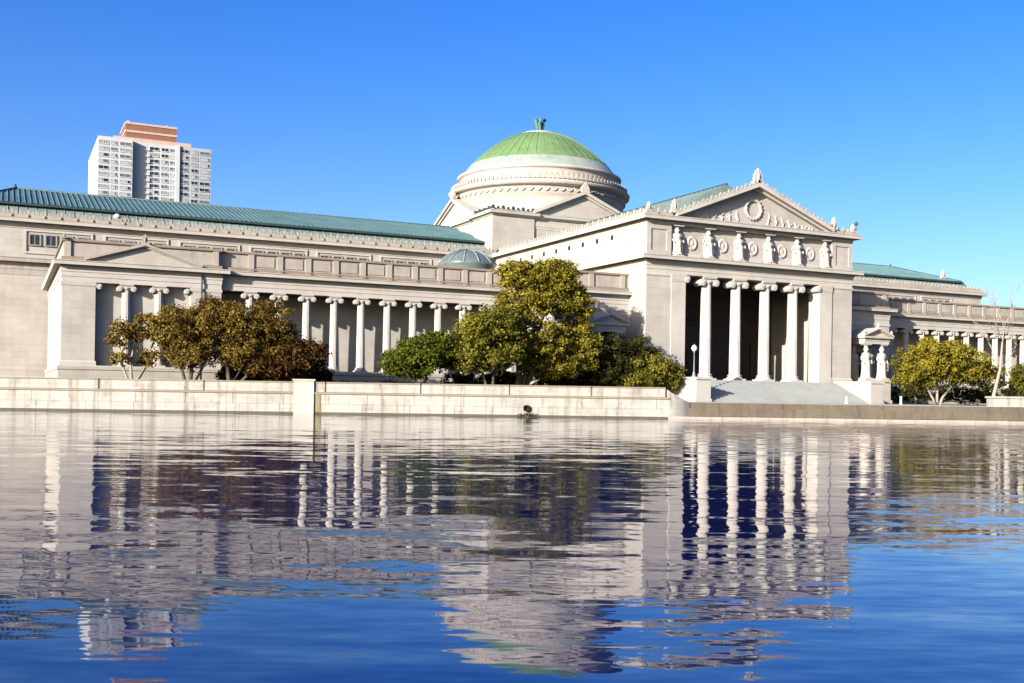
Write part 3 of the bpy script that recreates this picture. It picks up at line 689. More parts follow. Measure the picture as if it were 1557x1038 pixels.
r = q.build('roof_seams', C_ROOF, mr); r['kind'] = 'stuff'
q = MB(); q.tube([(RX0, RY, RZ + .05), (RX1, RY, RZ + .05)], .13, 6)
for xe, sg in ((RX0, -1), (RX1, 1)):
    q.tube([(xe + sg * hx, y0, z0 + .05), (xe, RY, RZ + .06)], .15, 6); q.tube([(xe, RY, RZ - .1), (xe, RY, RZ + .55)], [.28, .1], 6)
q.build('ridge_cap', C_DARK, mr)
BX(MX0 + 1.3, MX1 - 1.3, 135.5, 136.0, 23.0, 23.22).build('eaves_gutter', C_DARK, MUS)
v_ = onY(178, 328, 134.2); inst('roof_vent', MB().lathe([(.12, -.7), (.12, -.2), (.38, -.1), (.42, .12), (.25, .36), (.0, .42)], seg=12).mesh('roof_vent', WHITEP), MUS, (v_.x, 133.9, 22.2))
acroterion(XC + 76.5, 137.5, 23.9, 1.6, .9, S_TRIM, 'roof_ornament')

# ===== dome on its podium
DX, DY = XC, 147.8; PHW = 14.4
BX(DX - PHW, DX + PHW, DY - PHW, DY + PHW, 20, 26.7).build('podium', S_WALL, MUS)
sq = [(DX - PHW, DY + PHW), (DX - PHW, DY - PHW), (DX + PHW, DY - PHW), (DX + PHW, DY + PHW)]
MB().sweep(sq, [(-1.5, 25.3), (.05, 25.3), (.05, 25.6), (.1, 25.65), (.1, 26.2), (-1.5, 26.2)], True).build('podium_frieze', S_TRIM, MUS)
MB().sweep(sq, [(-2.5, 26.703), (.1, 26.703), (.2, 26.85), (.55, 26.95), (.6, 27.25), (.65, 27.32), (-2.5, 27.4)], True).build('podium_cornice', S_TRIM, MUS)
for sx_ in (-1, 1):
    for sy_ in (-1, 1):     # corner pavilions, a little proud
        cx, cy = DX + sx_ * (PHW - 3.0), DY + sy_ * (PHW - 3.0)
        cp = BX(cx - 3.25, cx + 3.25, cy - 3.25, cy + 3.25, 20.2, 26.69).build('corner_block', S_WALL, MUS)
        MB().sweep([(cx - 3.25, cy + 3.25), (cx - 3.25, cy - 3.25), (cx + 3.25, cy - 3.25), (cx + 3.25, cy + 3.25)], [(-2, 26.72), (.1, 26.72), (.2, 26.87), (.6, 26.98), (.65, 27.28), (.7, 27.36), (-2, 27.46)], True).build('cornice', S_TRIM, cp)
        BX(cx - 3.1, cx + 3.1, cy - 3.1, cy + 3.1, 27.45, 27.75).build('blocking_course', S_WEATH, cp)
        sqc = [(cx - 3.1, cy + 3.1), (cx - 3.1, cy - 3.1), (cx + 3.1, cy - 3.1), (cx + 3.1, cy + 3.1)]
        antefix_row(sqc[:3], 27.7, .7, .5, .5, C_DARK)
# gables on the four sides
for ang in (0, 1, 2, 3):
    def rot(p):
        x, y = p[0], p[1]
        for _ in range(ang): x, y = -y, x
        return (DX + x, DY + y, p[2])
    g = MB().prism_xz([(-8.0, 27.42), (8.0, 27.42), (0, 30.85)], -PHW + .25, -9); g.v = [rot(p) for p in g.v]; g.build('gable', S_WALL, MUS)
    for sg in (-1, 1):
        g = MB().prism_xz([(sg * 8.3, 27.4), (0, 30.9), (0, 31.35), (sg * 8.3, 27.85)], -PHW - .45, -9.02)
        g.prism_xz([(sg * 7.6, 27.43), (0, 30.6), (0, 30.89), (sg * 8.0, 27.5)], -PHW - .1, -9.04); g.v = [rot(p) for p in g.v]; g.build('raking_cornice', S_TRIM, MUS)
    g = MB(); pr = [(-.55, 0), (.55, 0), (.7, .5), (.4, 1.0), (0, 1.35), (-.4, 1.0), (-.7, .5)]
    g.prism_xz([(u, 31.2 + v) for u, v in pr], -PHW - .4, -PHW); g.v = [rot(p) for p in g.v]; g.build('acroterion', S_TRIM, MUS)
SEG = 96
MB().lathe([(13.35, 20.5), (13.35, 28.6), (13.2, 28.8), (13.2, 31.0), (13.3, 31.05), (13.3, 31.15)], (DX, DY, 0), SEG).build('drum', S_WALL, MUS)
fr = MB().lathe([(13.32, 31.15), (13.32, 32.1)], (DX, DY, 0), SEG).build('drum_frieze', S_WEATH, MUS)
q = MB()
for i in range(72):      # garland swags
    a = 2 * math.pi * i / 72; st_ = 2 * math.pi / 72
    q.tube([(DX + 13.4 * math.cos(a + st_ * t), DY + 13.4 * math.sin(a + st_ * t), 31.95 - .5 * math.sin(math.pi * t)) for t in (0, .25, .5, .75, 1)], [.08, .14, .17, .14, .08], 6)
o = q.build('garland_row', S_TRIM, fr); o['kind'] = 'stuff'
MB().lathe([(13.2, 32.1), (13.5, 32.15), (13.7, 32.3), (14.1, 32.38), (14.15, 32.7), (14.2, 32.8), (13.0, 32.9)], (DX, DY, 0), SEG).build('drum_cornice', S_TRIM, MUS)
MB().lathe([(13.6, 32.86), (13.62, 33.25), (12.5, 33.4), (12.4, 34.8), (12.55, 34.95), (12.8, 35.05), (12.85, 35.35), (12.3, 35.5)], (DX, DY, 0), SEG).build('dome_ring', S_TRIM, MUS)
def ring_pieces(r_, z, n_, h, w, mat, name, d=.2):
    b = MB(); pr = [(-.42, 0), (.42, 0), (.5, .35), (.36, .75), (0, 1.0), (-.36, .75), (-.5, .35)]
    for i in range(n_):
        a = 2 * math.pi * i / n_; t = (-math.sin(a), math.cos(a)); c_ = (math.cos(a), math.sin(a))
        vs = [(DX + c_[0] * (r_ + q) + t[0] * u * w, DY + c_[1] * (r_ + q) + t[1] * u * w, z + v * h) for q in (d / 2, -d / 2) for u, v in pr]
        kk = len(pr); b.add(vs, [tuple(range(kk)), tuple(range(2 * kk - 1, kk - 1, -1))] + [((j + 1) % kk, j, j + kk, (j + 1) % kk + kk) for j in range(kk)])
    o = b.build(name, mat, MUS); o['kind'] = 'stuff'; return o
ring_pieces(13.7, 33.15, 120, .62, .5, S_WEATH, 'antefix_ring')
ring_pieces(12.42, 33.75, 96, .7, .42, S_WEATH, 'rosette_ring', .16)
MB().lathe([(12.3, 35.45), (11.95, 35.9), (11.6, 36.35), (11.5, 36.4), (11.15, 36.95), (10.9, 37.15)], (DX, DY, 0), SEG).build('dome_band', C_DOMEL, MUS)
prof = [(10.9, 37.15), (10.25, 37.85), (9.4, 38.6), (8.6, 39.3), (7.9, 39.85), (7.1, 40.5), (6.3, 41.0), (5.5, 41.5), (4.7, 41.9), (3.9, 42.15), (3.2, 42.3)]
dm = MB().lathe(prof, (DX, DY, 0), SEG).build('dome', C_DOME, MUS)
q = MB()
for i in range(48):
    a = 2 * math.pi * i / 48; q.tube([(DX + (r_) * math.cos(a), DY + (r_) * math.sin(a), z_ + .02) for r_, z_ in prof], .05, 4)
o = q.build('dome_seams', C_DOME, dm); o['kind'] = 'stuff'
cp = MB().lathe([(3.3, 42.2), (3.4, 42.45), (2.9, 42.5), (2.7, 42.75), (1.2, 42.85), (.7, 43.1), (.6, 43.3), (0, 43.35)], (DX, DY, 0), 40).build('dome_cap', C_DOMEL, MUS)
for i in range(4):         # four upswept plumes of the finial
    a = math.pi / 4 + i * math.pi / 2 + .4; c_ = Vector((math.cos(a), math.sin(a), 0)); B0 = Vector((DX, DY, 0))
    q = MB(); q.tube([B0 + c_ * .25 + Vector((0, 0, 42.9)), B0 + c_ * .35 + Vector((0, 0, 43.6)), B0 + c_ * .48 + Vector((0, 0, 44.3)), B0 + c_ * .68 + Vector((0, 0, 44.95)), B0 + c_ * .85 + Vector((0, 0, 45.2))], [.22, .26, .36, .34, .12], 8)
    q.build('finial_plume', C_FIN, cp)

# ------------------------------------------------------------------ terrace wall and quay
TW = empty('terrace_wall', (SHP.x, SHP.y, 0), SHA, label='stained pale stone terrace wall with coping blocks along the basin below the colonnade', cat='wall')
jn = [-24, -16, -8.2, -.6, 7.44, 15.56, 25.12, 32.75, 39.96, 46.73, 52.94]
for a, c in zip(jn[:-1], jn[1:]):
    BX(a + .07, c - .07, .06, .75, 1.78, 2.50).build('coping_block', S_QUAY, TW, local=True)
    BX(a + .05, c - .05, .0, .8, 2.503, 2.60).build('coping_cap', S_CRUST, TW, local=True)
BX(-24, 52.9, .14, .7, 1.7, 2.49).build('core', S_CRUST, TW, local=True)
BX(-24, 53.2, -.06, .8, 1.62, 1.76).build('string_course', S_CRUST, TW, local=True)
for row in range(2):
    z0, z1 = (.17, .78) if row == 0 else (.79, 1.618); x = -24 + (1.6 if row else 0); 
    while x < 52.9:
        L_ = 3.0 + 1.2 * random.random(); x2 = min(x + L_, 53.1)
        BX(x + .012, x2 - .012, .02 + .025 * random.random(), 1.2, z0, z1).build('wall_block', S_QUAY, TW, local=True); x = x2
BX(-24, 53.1, .0, 1.2, -.4, .165).build('waterline_course', S_WET, TW, local=True)
BX(22.6, 24.2, -.12, .82, -.4, 2.66).build('pier', S_WALL, TW, local=True)
BX(22.5, 24.3, -.2, .9, 2.66, 2.8).build('pier_cap', S_WALL, TW, local=True)
BX(24.25, 24.75, .0, .1, -.3, 1.6).build('mossy_strip', stone('algae_stain', (.13, .11, .05), .8, (.2, .18, .13), joints=0), TW, local=True)
# rounded end of the wall where the quay begins
q = MB(); kk = 14
cv = [(53.0 + 2.2 * t, .04 + .9 * t * t, 2.45 - 1.1 * t ** .8) for t in [i / kk for i in range(kk + 1)]]
vs = [(x, y, -.4) for x, y, z in cv] + [(x, y, z) for x, y, z in cv] + [(x, 1.3, z) for x, y, z in cv]
n1 = kk + 1
q.add(vs, [(i, i + 1, n1 + i + 1, n1 + i) for i in range(kk)] + [(n1 + i, n1 + i + 1, 2 * n1 + i + 1, 2 * n1 + i) for i in range(kk)])
q.build('wing_end', S_QUAY, TW, local=True)

QW = empty('quay_steps', (SHP.x, SHP.y, 0), SHA, label='low brown stone quay stepping down to the water in front of the entrance stairs', cat='quay')
x = 52.6
while x < 150:
    x2 = x + 2.2 + random.random() * 1.4
    for (o0, z0, z1, mt) in ((1.0, .9, 1.40, S_BROWN), (.75, .24, .92, S_BROWN), (.0, -.5, .22, S_WEATH)):
        dxx = 0
        BX(x + dxx + .015, x2 + dxx - .015, o0 + .05 * random.random(), 2.1, z0, z1 - .02 * random.random()).build('quay_block', mt, QW, local=True)
    x = x2
BX(52.4, 150, 1.0, 1.95, 1.396, 1.43).build('quay_edge', S_STEP, QW, local=True)

RW = empty('end_wall', (SHP.x, SHP.y, 0), SHA, label='white stone wall beginning again at the far end of the quay beside the bare tree', cat='wall')
BX(82.6, 100, 2.6, 3.6, 1.35, 2.15).build('wall_block', S_QUAY, RW, local=True)
BX(82.5, 100, 2.5, 3.7, 2.152, 2.32).build('coping', S_QUAY, RW, local=True)

# drain outlet in the terrace wall with weeds below it
d0 = shore(41.35, 0); DO = empty('drain_outlet', (SHP.x, SHP.y, 0), SHA, label='round dark drain pipe poking from the terrace wall just above the water', cat='drain pipe')
q = MB()
sgm = 18; rin, rou = .20, .27
vs = [(41.35 + r_ * math.cos(2 * math.pi * i / sgm), y_, .72 + r_ * math.sin(2 * math.pi * i / sgm)) for (r_, y_) in ((rou, .3), (rou, -.22), (rin, -.22), (rin, .28)) for i in range(sgm)]
q.add(vs, [(k * sgm + i, k * sgm + (i + 1) % sgm, (k + 1) * sgm + (i + 1) % sgm, (k + 1) * sgm + i) for k in range(3) for i in range(sgm)], False)
q.build('pipe', DOORM, DO, local=True)
BX(41.1, 41.6, -.03, .3, .5, .94).build('pipe_throat', plain('pipe_dark', (.008, .008, .008), .9), DO, local=True)

# ------------------------------------------------------------------ apartment tower far behind
TY = 500.0
def TX(u, v=240, Y=TY): return onY(u, v, Y).x
tx0, tx1, tx2, tx3 = TX(149), TX(201.5), TX(271), TX(322)
TWR = empty('apartment_tower', ((tx0 + tx3) / 2, TY, 1.4), label='white high-rise apartment tower with brick penthouse rising behind the museum roof', cat='tower')
zt = onY(172, 208, TY).z
BX(tx0, tx1, TY, TY + 58, 1.4, zt).build('tower_block', T_WHITE, TWR)
BX(tx1 + .002, tx2, TY + 3.2, TY + 56, 1.4, zt - .2).build('tower_block', T_WHITE, TWR)
BX(tx2 + .002, tx3, TY + 2.0, TY + 55, 1.4, zt - .4).build('tower_block', T_GREY, TWR)
BX(tx2 - .9, tx2 + .9, TY + 1.2, TY + 3.4, 1.4, zt - .1).build('fin', T_WHITE, TWR)
px0, px1 = TX(191, 200, 512), TX(268.5, 200, 512); zp = onY(191, 185, 512).z; zq = onY(191, 209, 512).z
s0, s1 = TX(173, 212, 506), TX(290, 224, 506)
BX(s0, s1, 505, 545, zt - .3, zt + 1.9).build('roof_slab', T_PINK, TWR)
ph = BX(px0, px1, 512, 536, zt + 1.9, zp - .4).build('penthouse', T_BRICK, TWR)
for z_ in (zp - .8, (zt + 1.9 + zp) / 2 - .3, zt + 1.92): BX(px0 - .25, px1 + .25, 511.7, 536.2, z_, z_ + .95).build('coping_band', T_PINK, ph)
for k, xx in enumerate((px0 + .8, px0 + 8, px1 - 4.5)): BX(xx, xx + 1.1, 515, 516.2, zp - .1, zp + (1.4, .8, 1.2)[k]).build('roof_vent', T_WHITE, ph)
FH = 2.80
bays = [(TX(150 + .2), 0, 0)]
def tb(zx): return 120 + zx / 6.918
wmesh = {}
blocks = [((205, 312), TY), ((334, 402), TY), ((430, 545), TY), ((742, 840), TY + 3.2), ((866, 940), TY + 3.2), ((957, 1030), TY + 3.2), ((1062, 1152), TY + 2), ((1182, 1252), TY + 2), ((1272, 1375), TY + 2)]
for bi, ((a, c), yy) in enumerate(blocks):
    xa, xb = TX(tb(a), 250, yy), TX(tb(c), 250, yy); w = xb - xa
    panes = []
    for gm in (GLASS_D, GLASS_M, GLASS_B): panes.append(BX(-w / 2 + .08, w / 2 - .08, -.02, .1, -.62, .72).mesh('window', gm))
    fr_ = MB(); fr_.box(-w / 2, w / 2, -.22, .1, -.95, -.62); fr_.box(-w / 2, w / 2, -.14, .1, .72, .84)
    for t in (-.5, .0, .5): fr_.box(w * t - .07, w * t + .07, -.12, .1, -.62, .72)
    fm = fr_.mesh('frame', T_GREY if bi > 5 else T_WHITE)
    half = MB().box(-w / 2 + .1, w * random.uniform(-.1, .3), -.06, .0, -.55, .62).mesh('blind', T_GREY)
    for k in range(14):
        z_ = zt - 2.6 - FH * k
        wd = inst('window', panes[random.choices((0, 1, 2), (4, 5, 2))[0]], TWR, ((xa + xb) / 2, yy - .02, z_)); sub('frame', fm, wd)
        if random.random() < .35: sub('blind', half, wd)
# floor slabs closing each storey's recess on the centre block, balconies by the shadowed recess
for k in range(14):
    z_ = zt - 3.75 - FH * k
    BX(TX(224, 250, TY + 3.2) - .5, TX(224, 250, TY + 3.2) + 1.0, TY + 2.5, TY + 3.25, z_, z_ + 1.1).build('balcony', T_WHITE, TWR)

# ------------------------------------------------------------------ trees
def tree(name, label, base, stems, blobs, nleaf, leafm, barkm=BARK, group=None, cat='tree', leaf=.26, clump=.62, seed=1, Y=None, top=None, hole=0.0, trunk_r=.16, bare=False):
    """blobs: (centre xyz, radii xyz, weight)"""
    rg = np.random.default_rng(seed); rr = random.Random(seed)
    root = empty(name, base, label=label, cat=cat, group=group)
    B = Vector(base); tr = MB(); cents = []
    tw = sum(b_[2] for b_ in blobs)
    ncl = max(10, int(nleaf / 60)); pts = []
    for (c, rad, w) in blobs:
        k = max(3, int(ncl * w / tw))
        d = rg.normal(size=(k, 3)); d /= np.linalg.norm(d, axis=1)[:, None]
        r_ = rg.random(k) ** .42
        p = np.array(c) + d * r_[:, None] * np.array(rad)
        pts.append(p)
    cen = np.vstack(pts); cen = cen[cen[:, 2] > base[2] + .25]
    # stems and limbs
    ends = []
    for (top_, r0) in stems:
        T = Vector(top_); mid = B.lerp(T, .5) + Vector((rr.uniform(-.25, .25), rr.uniform(-.25, .25), 0))
        st0 = B + Vector(((T.x - B.x) * .12 + rr.uniform(-.15, .15), rr.uniform(-.1, .1), -.1))
        tr.tube([st0, B.lerp(T, .22) + Vector((rr.uniform(-.1, .1), 0, 0)), mid, B.lerp(T, .8), T], [r0 * 1.3, r0, r0 * .85, r0 * .65, r0 * .4], 8); ends += [mid, B.lerp(T, .8), T]
    for i in rg.permutation(len(cen))[:min(len(cen), 46)]:
        c = Vector(cen[i]); e_ = min(ends, key=lambda q: (q - c).length + (2 if q.z > c.z else 0)); m_ = e_.lerp(c, .5) + Vector((rr.uniform(-.3, .3), rr.uniform(-.3, .3), rr.uniform(0, .35)))
        tr.tube([e_, m_, c], [trunk_r * .38, trunk_r * .24, .02], 5)
    tr.build('trunk', barkm, root)
    k = nleaf // len(cen); n_ = k * len(cen)
    cl = np.repeat(cen, k, axis=0)
    cs = np.repeat(clump * (.6 + .8 * rg.random(len(cen))), k)
    g = rg.normal(size=(n_, 3)); g /= np.linalg.norm(g, axis=1)[:, None]
    P = cl + g * (cs * rg.random(n_) ** .55)[:, None] * np.array([1.15, 1.15, .8])
    nv = g * .6 + rg.normal(size=(n_, 3)) * .55 + np.array([0, 0, .35]); nv /= np.linalg.norm(nv, axis=1)[:, None]
    u = np.cross(nv, rg.normal(size=(n_, 3))); u /= np.linalg.norm(u, axis=1)[:, None]; w_ = np.cross(nv, u)
    L_ = leaf * (.55 + .8 * rg.random(n_)); Wd = L_ * .62
    q0 = P - u * L_[:, None] * .5; q1 = P + w_ * Wd[:, None] * .5 + nv * (L_ * .08)[:, None]; q2 = P + u * L_[:, None] * .5; q3 = P - w_ * Wd[:, None] * .5 + nv * (L_ * .08)[:, None]
    vs = np.stack([q0, q1, q2, q3], axis=1).reshape(-1, 3) - np.array(base)
    me = bpy.data.meshes.new('crown'); me.vertices.add(4 * n_); me.vertices.foreach_set('co', vs.astype(np.float32).ravel())
    me.loops.add(4 * n_); me.loops.foreach_set('vertex_index', np.arange(4 * n_, dtype=np.int32))
    me.polygons.add(n_); me.polygons.foreach_set('loop_start', np.arange(0, 4 * n_, 4, dtype=np.int32)); me.polygons.foreach_set('loop_total', np.full(n_, 4, dtype=np.int32))
    me.update(calc_edges=True); me.materials.append(leafm)
    sub('crown', me, root)
    return root
def blob(u, v, Y, ru, rv, ry, w=1.0):
    """ellipsoid whose outline is ru x rv photo pixels on the plane Y"""
    c = onY(u, v, Y); k = (onY(u + 10, v, Y) - onY(u - 10, v, Y)).x / 20; kz = abs((onY(u, v + 10, Y) - onY(u, v - 10, Y)).z) / 20
    return (tuple(c), (ru * k * .93, ry, rv * kz), w)
def gp(u, Y, z=1.4):
    p = onY(u, 590, Y); return (p.x, Y, z)
def tp(u, v, Y): return tuple(onY(u, v, Y))
Y1 = 95.0
tree('small_tree', 'sparse multi-stemmed tree with thin olive leaves before the pedimented end pavilion', gp(200, Y1), [(tp(180, 520, Y1), .10), (tp(205, 505, Y1), .12), (tp(238, 510, Y1), .11)],
     [blob(188, 508, Y1, 26, 26, 1.6, 1.0), (blob(182, 545, Y1, 18, 14, 1.2, .35)), blob(228, 500, Y1, 34, 26, 1.8, 1.5), blob(226, 545, Y1, 20, 16, 1.2, .5)], 5200, LF_BROWN, BARK_P, 'autumn trees before the west wing', leaf=.24, clump=.5, seed=3)
Y2 = 94.0
tree('autumn_tree', 'spreading brownish olive autumn tree in front of the end pavilion columns', gp(288, Y2), [(tp(265, 510, Y2), .16), (tp(300, 500, Y2), .18), (tp(325, 520, Y2), .14)],
     [blob(265, 500, Y2, 42, 34, 2.6, 1.4), blob(312, 490, Y2, 42, 34, 2.6, 1.5), blob(290, 530, Y2, 52, 30, 2.6, 1.4), blob(322, 463, Y2, 15, 12, 1.2, .3)], 32000, LF_BROWN, BARK, 'autumn trees before the west wing', seed=4, leaf=.21, clump=.52)
Y3 = 93.0
tree('autumn_tree', 'broad rusty brown autumn tree at the start of the west colonnade', gp(350, Y3), [(tp(340, 510, Y3), .2), (tp(385, 500, Y3), .18), (tp(410, 525, Y3), .14)],
     [blob(362, 495, Y3, 45, 36, 2.6, 1.5), blob(408, 492, Y3, 40, 36, 2.6, 1.4), blob(380, 535, Y3, 58, 30, 2.6, 1.6), blob(430, 525, Y3, 32, 30, 2.2, .8)], 34000, LF_BROWN, BARK, 'autumn trees before the west wing', seed=5, leaf=.21, clump=.52)
tree('rust_shrub', 'low dark rust coloured tree beside the broad autumn tree at the colonnade', gp(448, 92.5), [(tp(440, 545, 92.5), .12), (tp(470, 545, 92.5), .10)],
     [blob(440, 545, 92.5, 40, 28, 2.2, 1.4), blob(472, 540, 92.5, 22, 24, 1.8, .8), blob(410, 555, 92.5, 40, 20, 2, .8)], 17000, LF_RUST, BARK, seed=6)
Y5 = 91.0
tree('round_tree', 'compact bright green round tree between the autumn group and the tall yellow tree', gp(640, Y5), [(tp(625, 550, Y5), .14), (tp(655, 545, Y5), .14)],
     [blob(640, 543, Y5, 48, 30, 2.6, 2.0), blob(607, 552, Y5, 27, 20, 1.8, .7), blob(668, 530, Y5, 26, 26, 2, .8), blob(650, 520, Y5, 26, 12, 1.6, .4)], 24000, LF_GREEN, BARK, seed=7)
Y6 = 90.0
tree('olive_tree', 'low spreading olive green tree leaning against the tall yellow tree', gp(745, Y6), [(tp(730, 530, Y6), .15), (tp(765, 520, Y6), .15)],
     [blob(722, 505, Y6, 32, 26, 2.4, 1.1), blob(750, 530, Y6, 52, 36, 2.8, 2.0), blob(755, 490, Y6, 36, 30, 2.4, 1.0), blob(705, 545, Y6, 26, 22, 2, .7)], 27000, LF_OLIVE, BARK, seed=8)
Y7 = 92.0
tree('tall_tree', 'tall yellow green tree with pale trunk rising above the wing parapet', gp(786, Y7), [(tp(800, 500, Y7), .30), (tp(830, 470, Y7), .26), (tp(860, 490, Y7), .22), (tp(790, 450, Y7), .2)],
     [blob(790, 420, Y7, 36, 24, 2.4, 1.1), blob(835, 418, Y7, 46, 26, 2.8, 1.5), blob(845, 450, Y7, 50, 32, 3, 1.7), blob(795, 465, Y7, 42, 34, 2.8, 1.3), blob(872, 470, Y7, 26, 40, 2.4, .9), blob(815, 520, Y7, 54, 36, 3, 2.2), blob(882, 530, Y7, 28, 38, 2.2, 1.3), blob(840, 558, Y7, 52, 18, 2.4, 1.2)],
     62000, LF_YELLOW, BARK, seed=9, trunk_r=.24, clump=.55, leaf=.25)
Y8 = 93.0
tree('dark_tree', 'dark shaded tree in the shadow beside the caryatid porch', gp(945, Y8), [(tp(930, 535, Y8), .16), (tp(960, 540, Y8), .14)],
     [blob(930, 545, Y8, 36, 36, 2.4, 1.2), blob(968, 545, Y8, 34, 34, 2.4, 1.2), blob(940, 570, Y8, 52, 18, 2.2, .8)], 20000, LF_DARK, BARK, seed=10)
tree('dark_shrub', 'rounded dark green bush against the stair pedestal of the entrance', gp(1000, 91.3), [(tp(990, 565, 91.3), .1), (tp(1012, 565, 91.3), .1)],
     [blob(990, 562, 91.3, 34, 24, 1.8, 1.1), blob(1016, 572, 91.3, 20, 20, 1.6, .7), blob(975, 578, 91.3, 34, 12, 1.6, .5)], 15000, LF_OLIVE, BARK, seed=11)
YR = 87.5
tree('spreading_tree', 'low spreading yellow green tree between the caryatid porch and the bare tree', gp(1425, YR), [(tp(1400, 570, YR), .14), (tp(1425, 560, YR), .15), (tp(1465, 565, YR), .14)],
     [blob(1410, 550, YR, 46, 32, 2.8, 1.5), blob(1455, 555, YR, 48, 30, 2.8, 1.5), blob(1432, 530, YR, 44, 14, 2.2, .7), blob(1495, 570, YR, 24, 18, 2, .5), blob(1388, 572, YR, 26, 20, 2, .6)], 30000, LF_YELLOW, BARK_P, seed=12)
tree('shade_leaf_strip', 'added dark foliage strip standing in for shade along the colonnade plinth behind the terrace trees', (45, 99.2, 1.4), [((43, 99.2, 2.4), .05), ((47, 99.2, 2.4), .05)],
     [((28 + 2.1 * i, 99.4 - .1 * (i % 3), 2.1), (1.3, .8, .75 + .1 * (i % 2)), 1) for i in range(16)], 26000, LF_DARK, BARK, cat='shade_leaf_strip', seed=15, leaf=.2, clump=.4)  # added leaves, their dark colour standing in for shade on the plinth
tree('shade_foliage', 'added low dark foliage standing in for the shade band below the tall yellow tree', (46, 94.3, 1.4), [((45, 94.3, 2.2), .05), ((47, 94.3, 2.2), .05)],
     [blob(u, 578 - 3 * (i % 2), 94.3, 22, 13 + 3 * (i % 3), 1.2, 1) for i, u in enumerate(range(690, 985, 24))], 24000, LF_DARK, BARK, cat='shade foliage', seed=16, leaf=.22, clump=.42)  # added to give the shade band under the crowns by dark leaf colour
tree('shade_foliage', 'added low dark foliage standing in for shade below the rusty autumn tree at the colonnade', (21, 96.0, 1.4), [((20.5, 96.0, 2.2), .05), ((21.5, 96, 2.2), .05)],
     [blob(u, 570 - 3 * (i % 2), 96.0, 22, 12 + 3 * (i % 3), 1.2, 1) for i, u in enumerate(range(345, 490, 24))], 12000, LF_DARK, BARK, cat='shade foliage', seed=17, leaf=.22, clump=.42)  # added dark leaves, shade below the autumn trees put into their colour
tree('shade_foliage', 'dark low undergrowth behind the spreading tree at the foot of the east colonnade', (110, 96.5, 1.4), [((109, 96.5, 2.2), .05), ((111, 96.5, 2.2), .05)],
     [blob(u, 600 - 4 * (i % 2), 96.5, 20, 15 + 3 * (i % 3), 1.2, 1) for i, u in enumerate(range(1372, 1590, 22))], 20000, LF_DARK, BARK, cat='shade foliage', seed=18, leaf=.22, clump=.42)  # added dark leaves in place of the portico's shadow on the plinth
# leafless tree
YB_ = 84.0; bt = empty('bare_tree', gp(1510, YB_), label='slender leafless tree with pale leaning trunk at the end of the quay', cat='tree')
q = MB(); p0 = gp(1508, YB_, 1.3); t1 = tp(1521, 560, YB_); t2 = tp(1524, 520, YB_); t3 = tp(1527, 495, YB_)
q.tube([p0, tp(1512, 597, YB_), t1, t2, t3], [.26, .2, .16, .11, .06], 8); q.build('trunk', BARK_P, bt)
rr = random.Random(5); q = MB()
def twig(p, d, L_, r_, n_):
    p = Vector(p); pts = [p]
    for i in range(3):
        d = (d + Vector((rr.uniform(-.25, .25), rr.uniform(-.25, .25), rr.uniform(-.05, .2)))).normalized(); p = p + d * L_ / 3; pts.append(p)
    q.tube(pts, [r_, r_ * .8, r_ * .6, r_ * .35], 5)
    if n_ > 0:
        for i in range(3): twig(pts[rr.choice((1, 2, 3))], (d + Vector((rr.uniform(-.9, .9), rr.uniform(-.9, .9), rr.uniform(-.1, .5)))).normalized(), L_ * .62, r_ * .6, n_ - 1)
for pt, dd, L_ in ((t1, (-.5, .1, .8), 3.2), (t2, (-.8, -.1, .6), 3.2), (t2, (.8, .2, .7), 3.2), (t3, (.4, -.2, .9), 2.6), (t3, (-.3, .2, .9), 2.6), (t1, (.9, 0, .7), 3.4)): twig(pt, Vector(dd).normalized(), L_, .055, 3)
q.build('branches', BARK_P, bt)
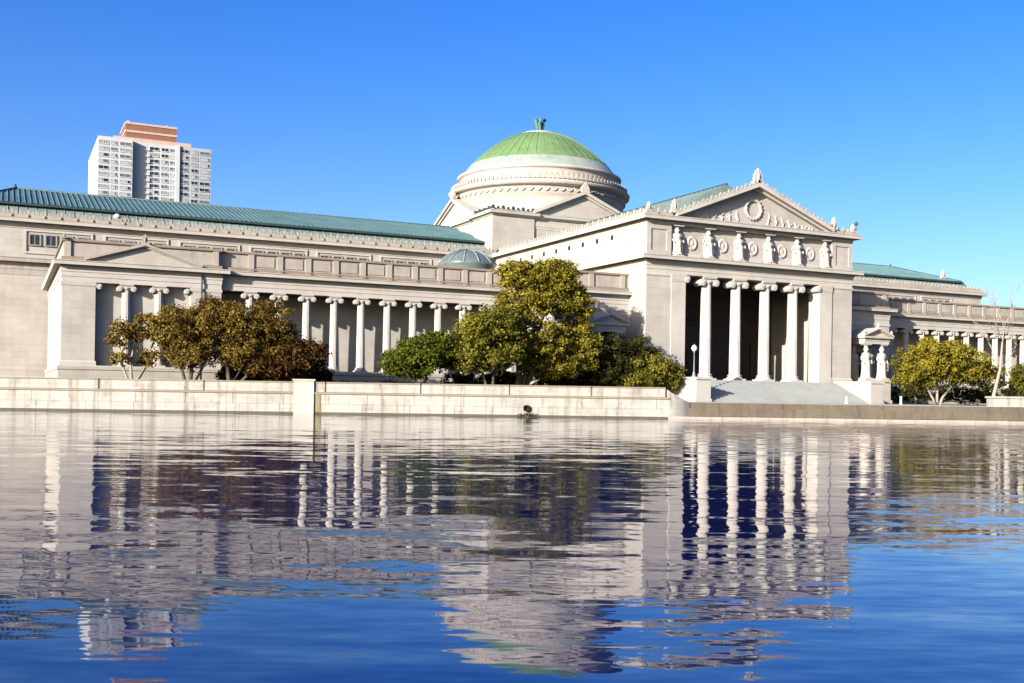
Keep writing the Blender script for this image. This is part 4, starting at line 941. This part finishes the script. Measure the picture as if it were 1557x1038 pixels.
tree('edge_shrub', 'small olive shrub at the foot of the east colonnade behind the white wall', gp(1560, 90), [(tp(1556, 580, 90), .07), (tp(1566, 580, 90), .07)], [blob(1560, 575, 90, 22, 22, 1.6, 1)], 7000, LF_OLIVE, BARK, seed=14)

# weeds under the drain outlet
wc = shore(41.4, -.12); wr = empty('weeds', (wc.x, wc.y, 0), label='tuft of green weeds hanging below the drain pipe at the waterline', cat='weeds')
q = MB(); rr = random.Random(2)
for i in range(160):
    a = rr.uniform(-1.3, 1.3); s0_ = Vector((wc.x + SHD.x * a * .7, wc.y + SHD.y * a * .7 - .05, rr.uniform(.0, .25))); e_ = s0_ + Vector((rr.uniform(-.2, .2), -rr.uniform(.02, .25), rr.uniform(.05, .38) * (1 - abs(a) / 1.7)))
    w2 = .03; q.add([s0_ - Vector((w2, 0, 0)), s0_ + Vector((w2, 0, 0)), e_], [(0, 1, 2)])
q.build('leaves', LF_GREEN, wr)

# ------------------------------------------------------------------ small things
def lamp(x, y, z, label):
    L_ = empty('lamp_post', (x, y, z), label=label, cat='lamp')
    MB().lathe([(.24, 0), (.24, .12), (.16, .2), (.13, .45), (.09, .55)], (x, y, z), 12).build('base', METAL, L_)
    MB().lathe([(.07, .5), (.055, 2.5), (.10, 2.55), (.12, 2.66)], (x, y, z), 10).build('pole', METAL, L_)
    MB().lathe([(.0, 2.64), (.16, 2.70), (.27, 2.85), (.30, 3.0), (.26, 3.16), (.14, 3.28), (.06, 3.32), (.0, 3.40)], (x, y, z), 16).build('globe', GLOBE, L_)
lamp(64.3, 90.0, 3.9, 'globe lamp on a slim post standing on the stair pedestal')
def bollard(x, y, h, label):
    L_ = empty('bollard', (x, y, 1.404), label=label, cat='bollard')
    MB().lathe([(.17, 0), (.17, .08), (.12, .1), (.115, h - .12)], (x, y, 1.404), 12).build('post', WHITEP, L_)
    MB().lathe([(.14, h - .12), (.15, h - .06), (.09, h), (.0, h + .02)], (x, y, 1.404), 12).build('cap', WHITEP, L_)
p = onY(1287, 600, 84); bollard(p.x, 84, .75, 'short white bollard in front of the stairs on the plaza')
p = onY(1370, 600, 84); bollard(p.x, 84, .85, 'short white bollard beside the low spreading tree')
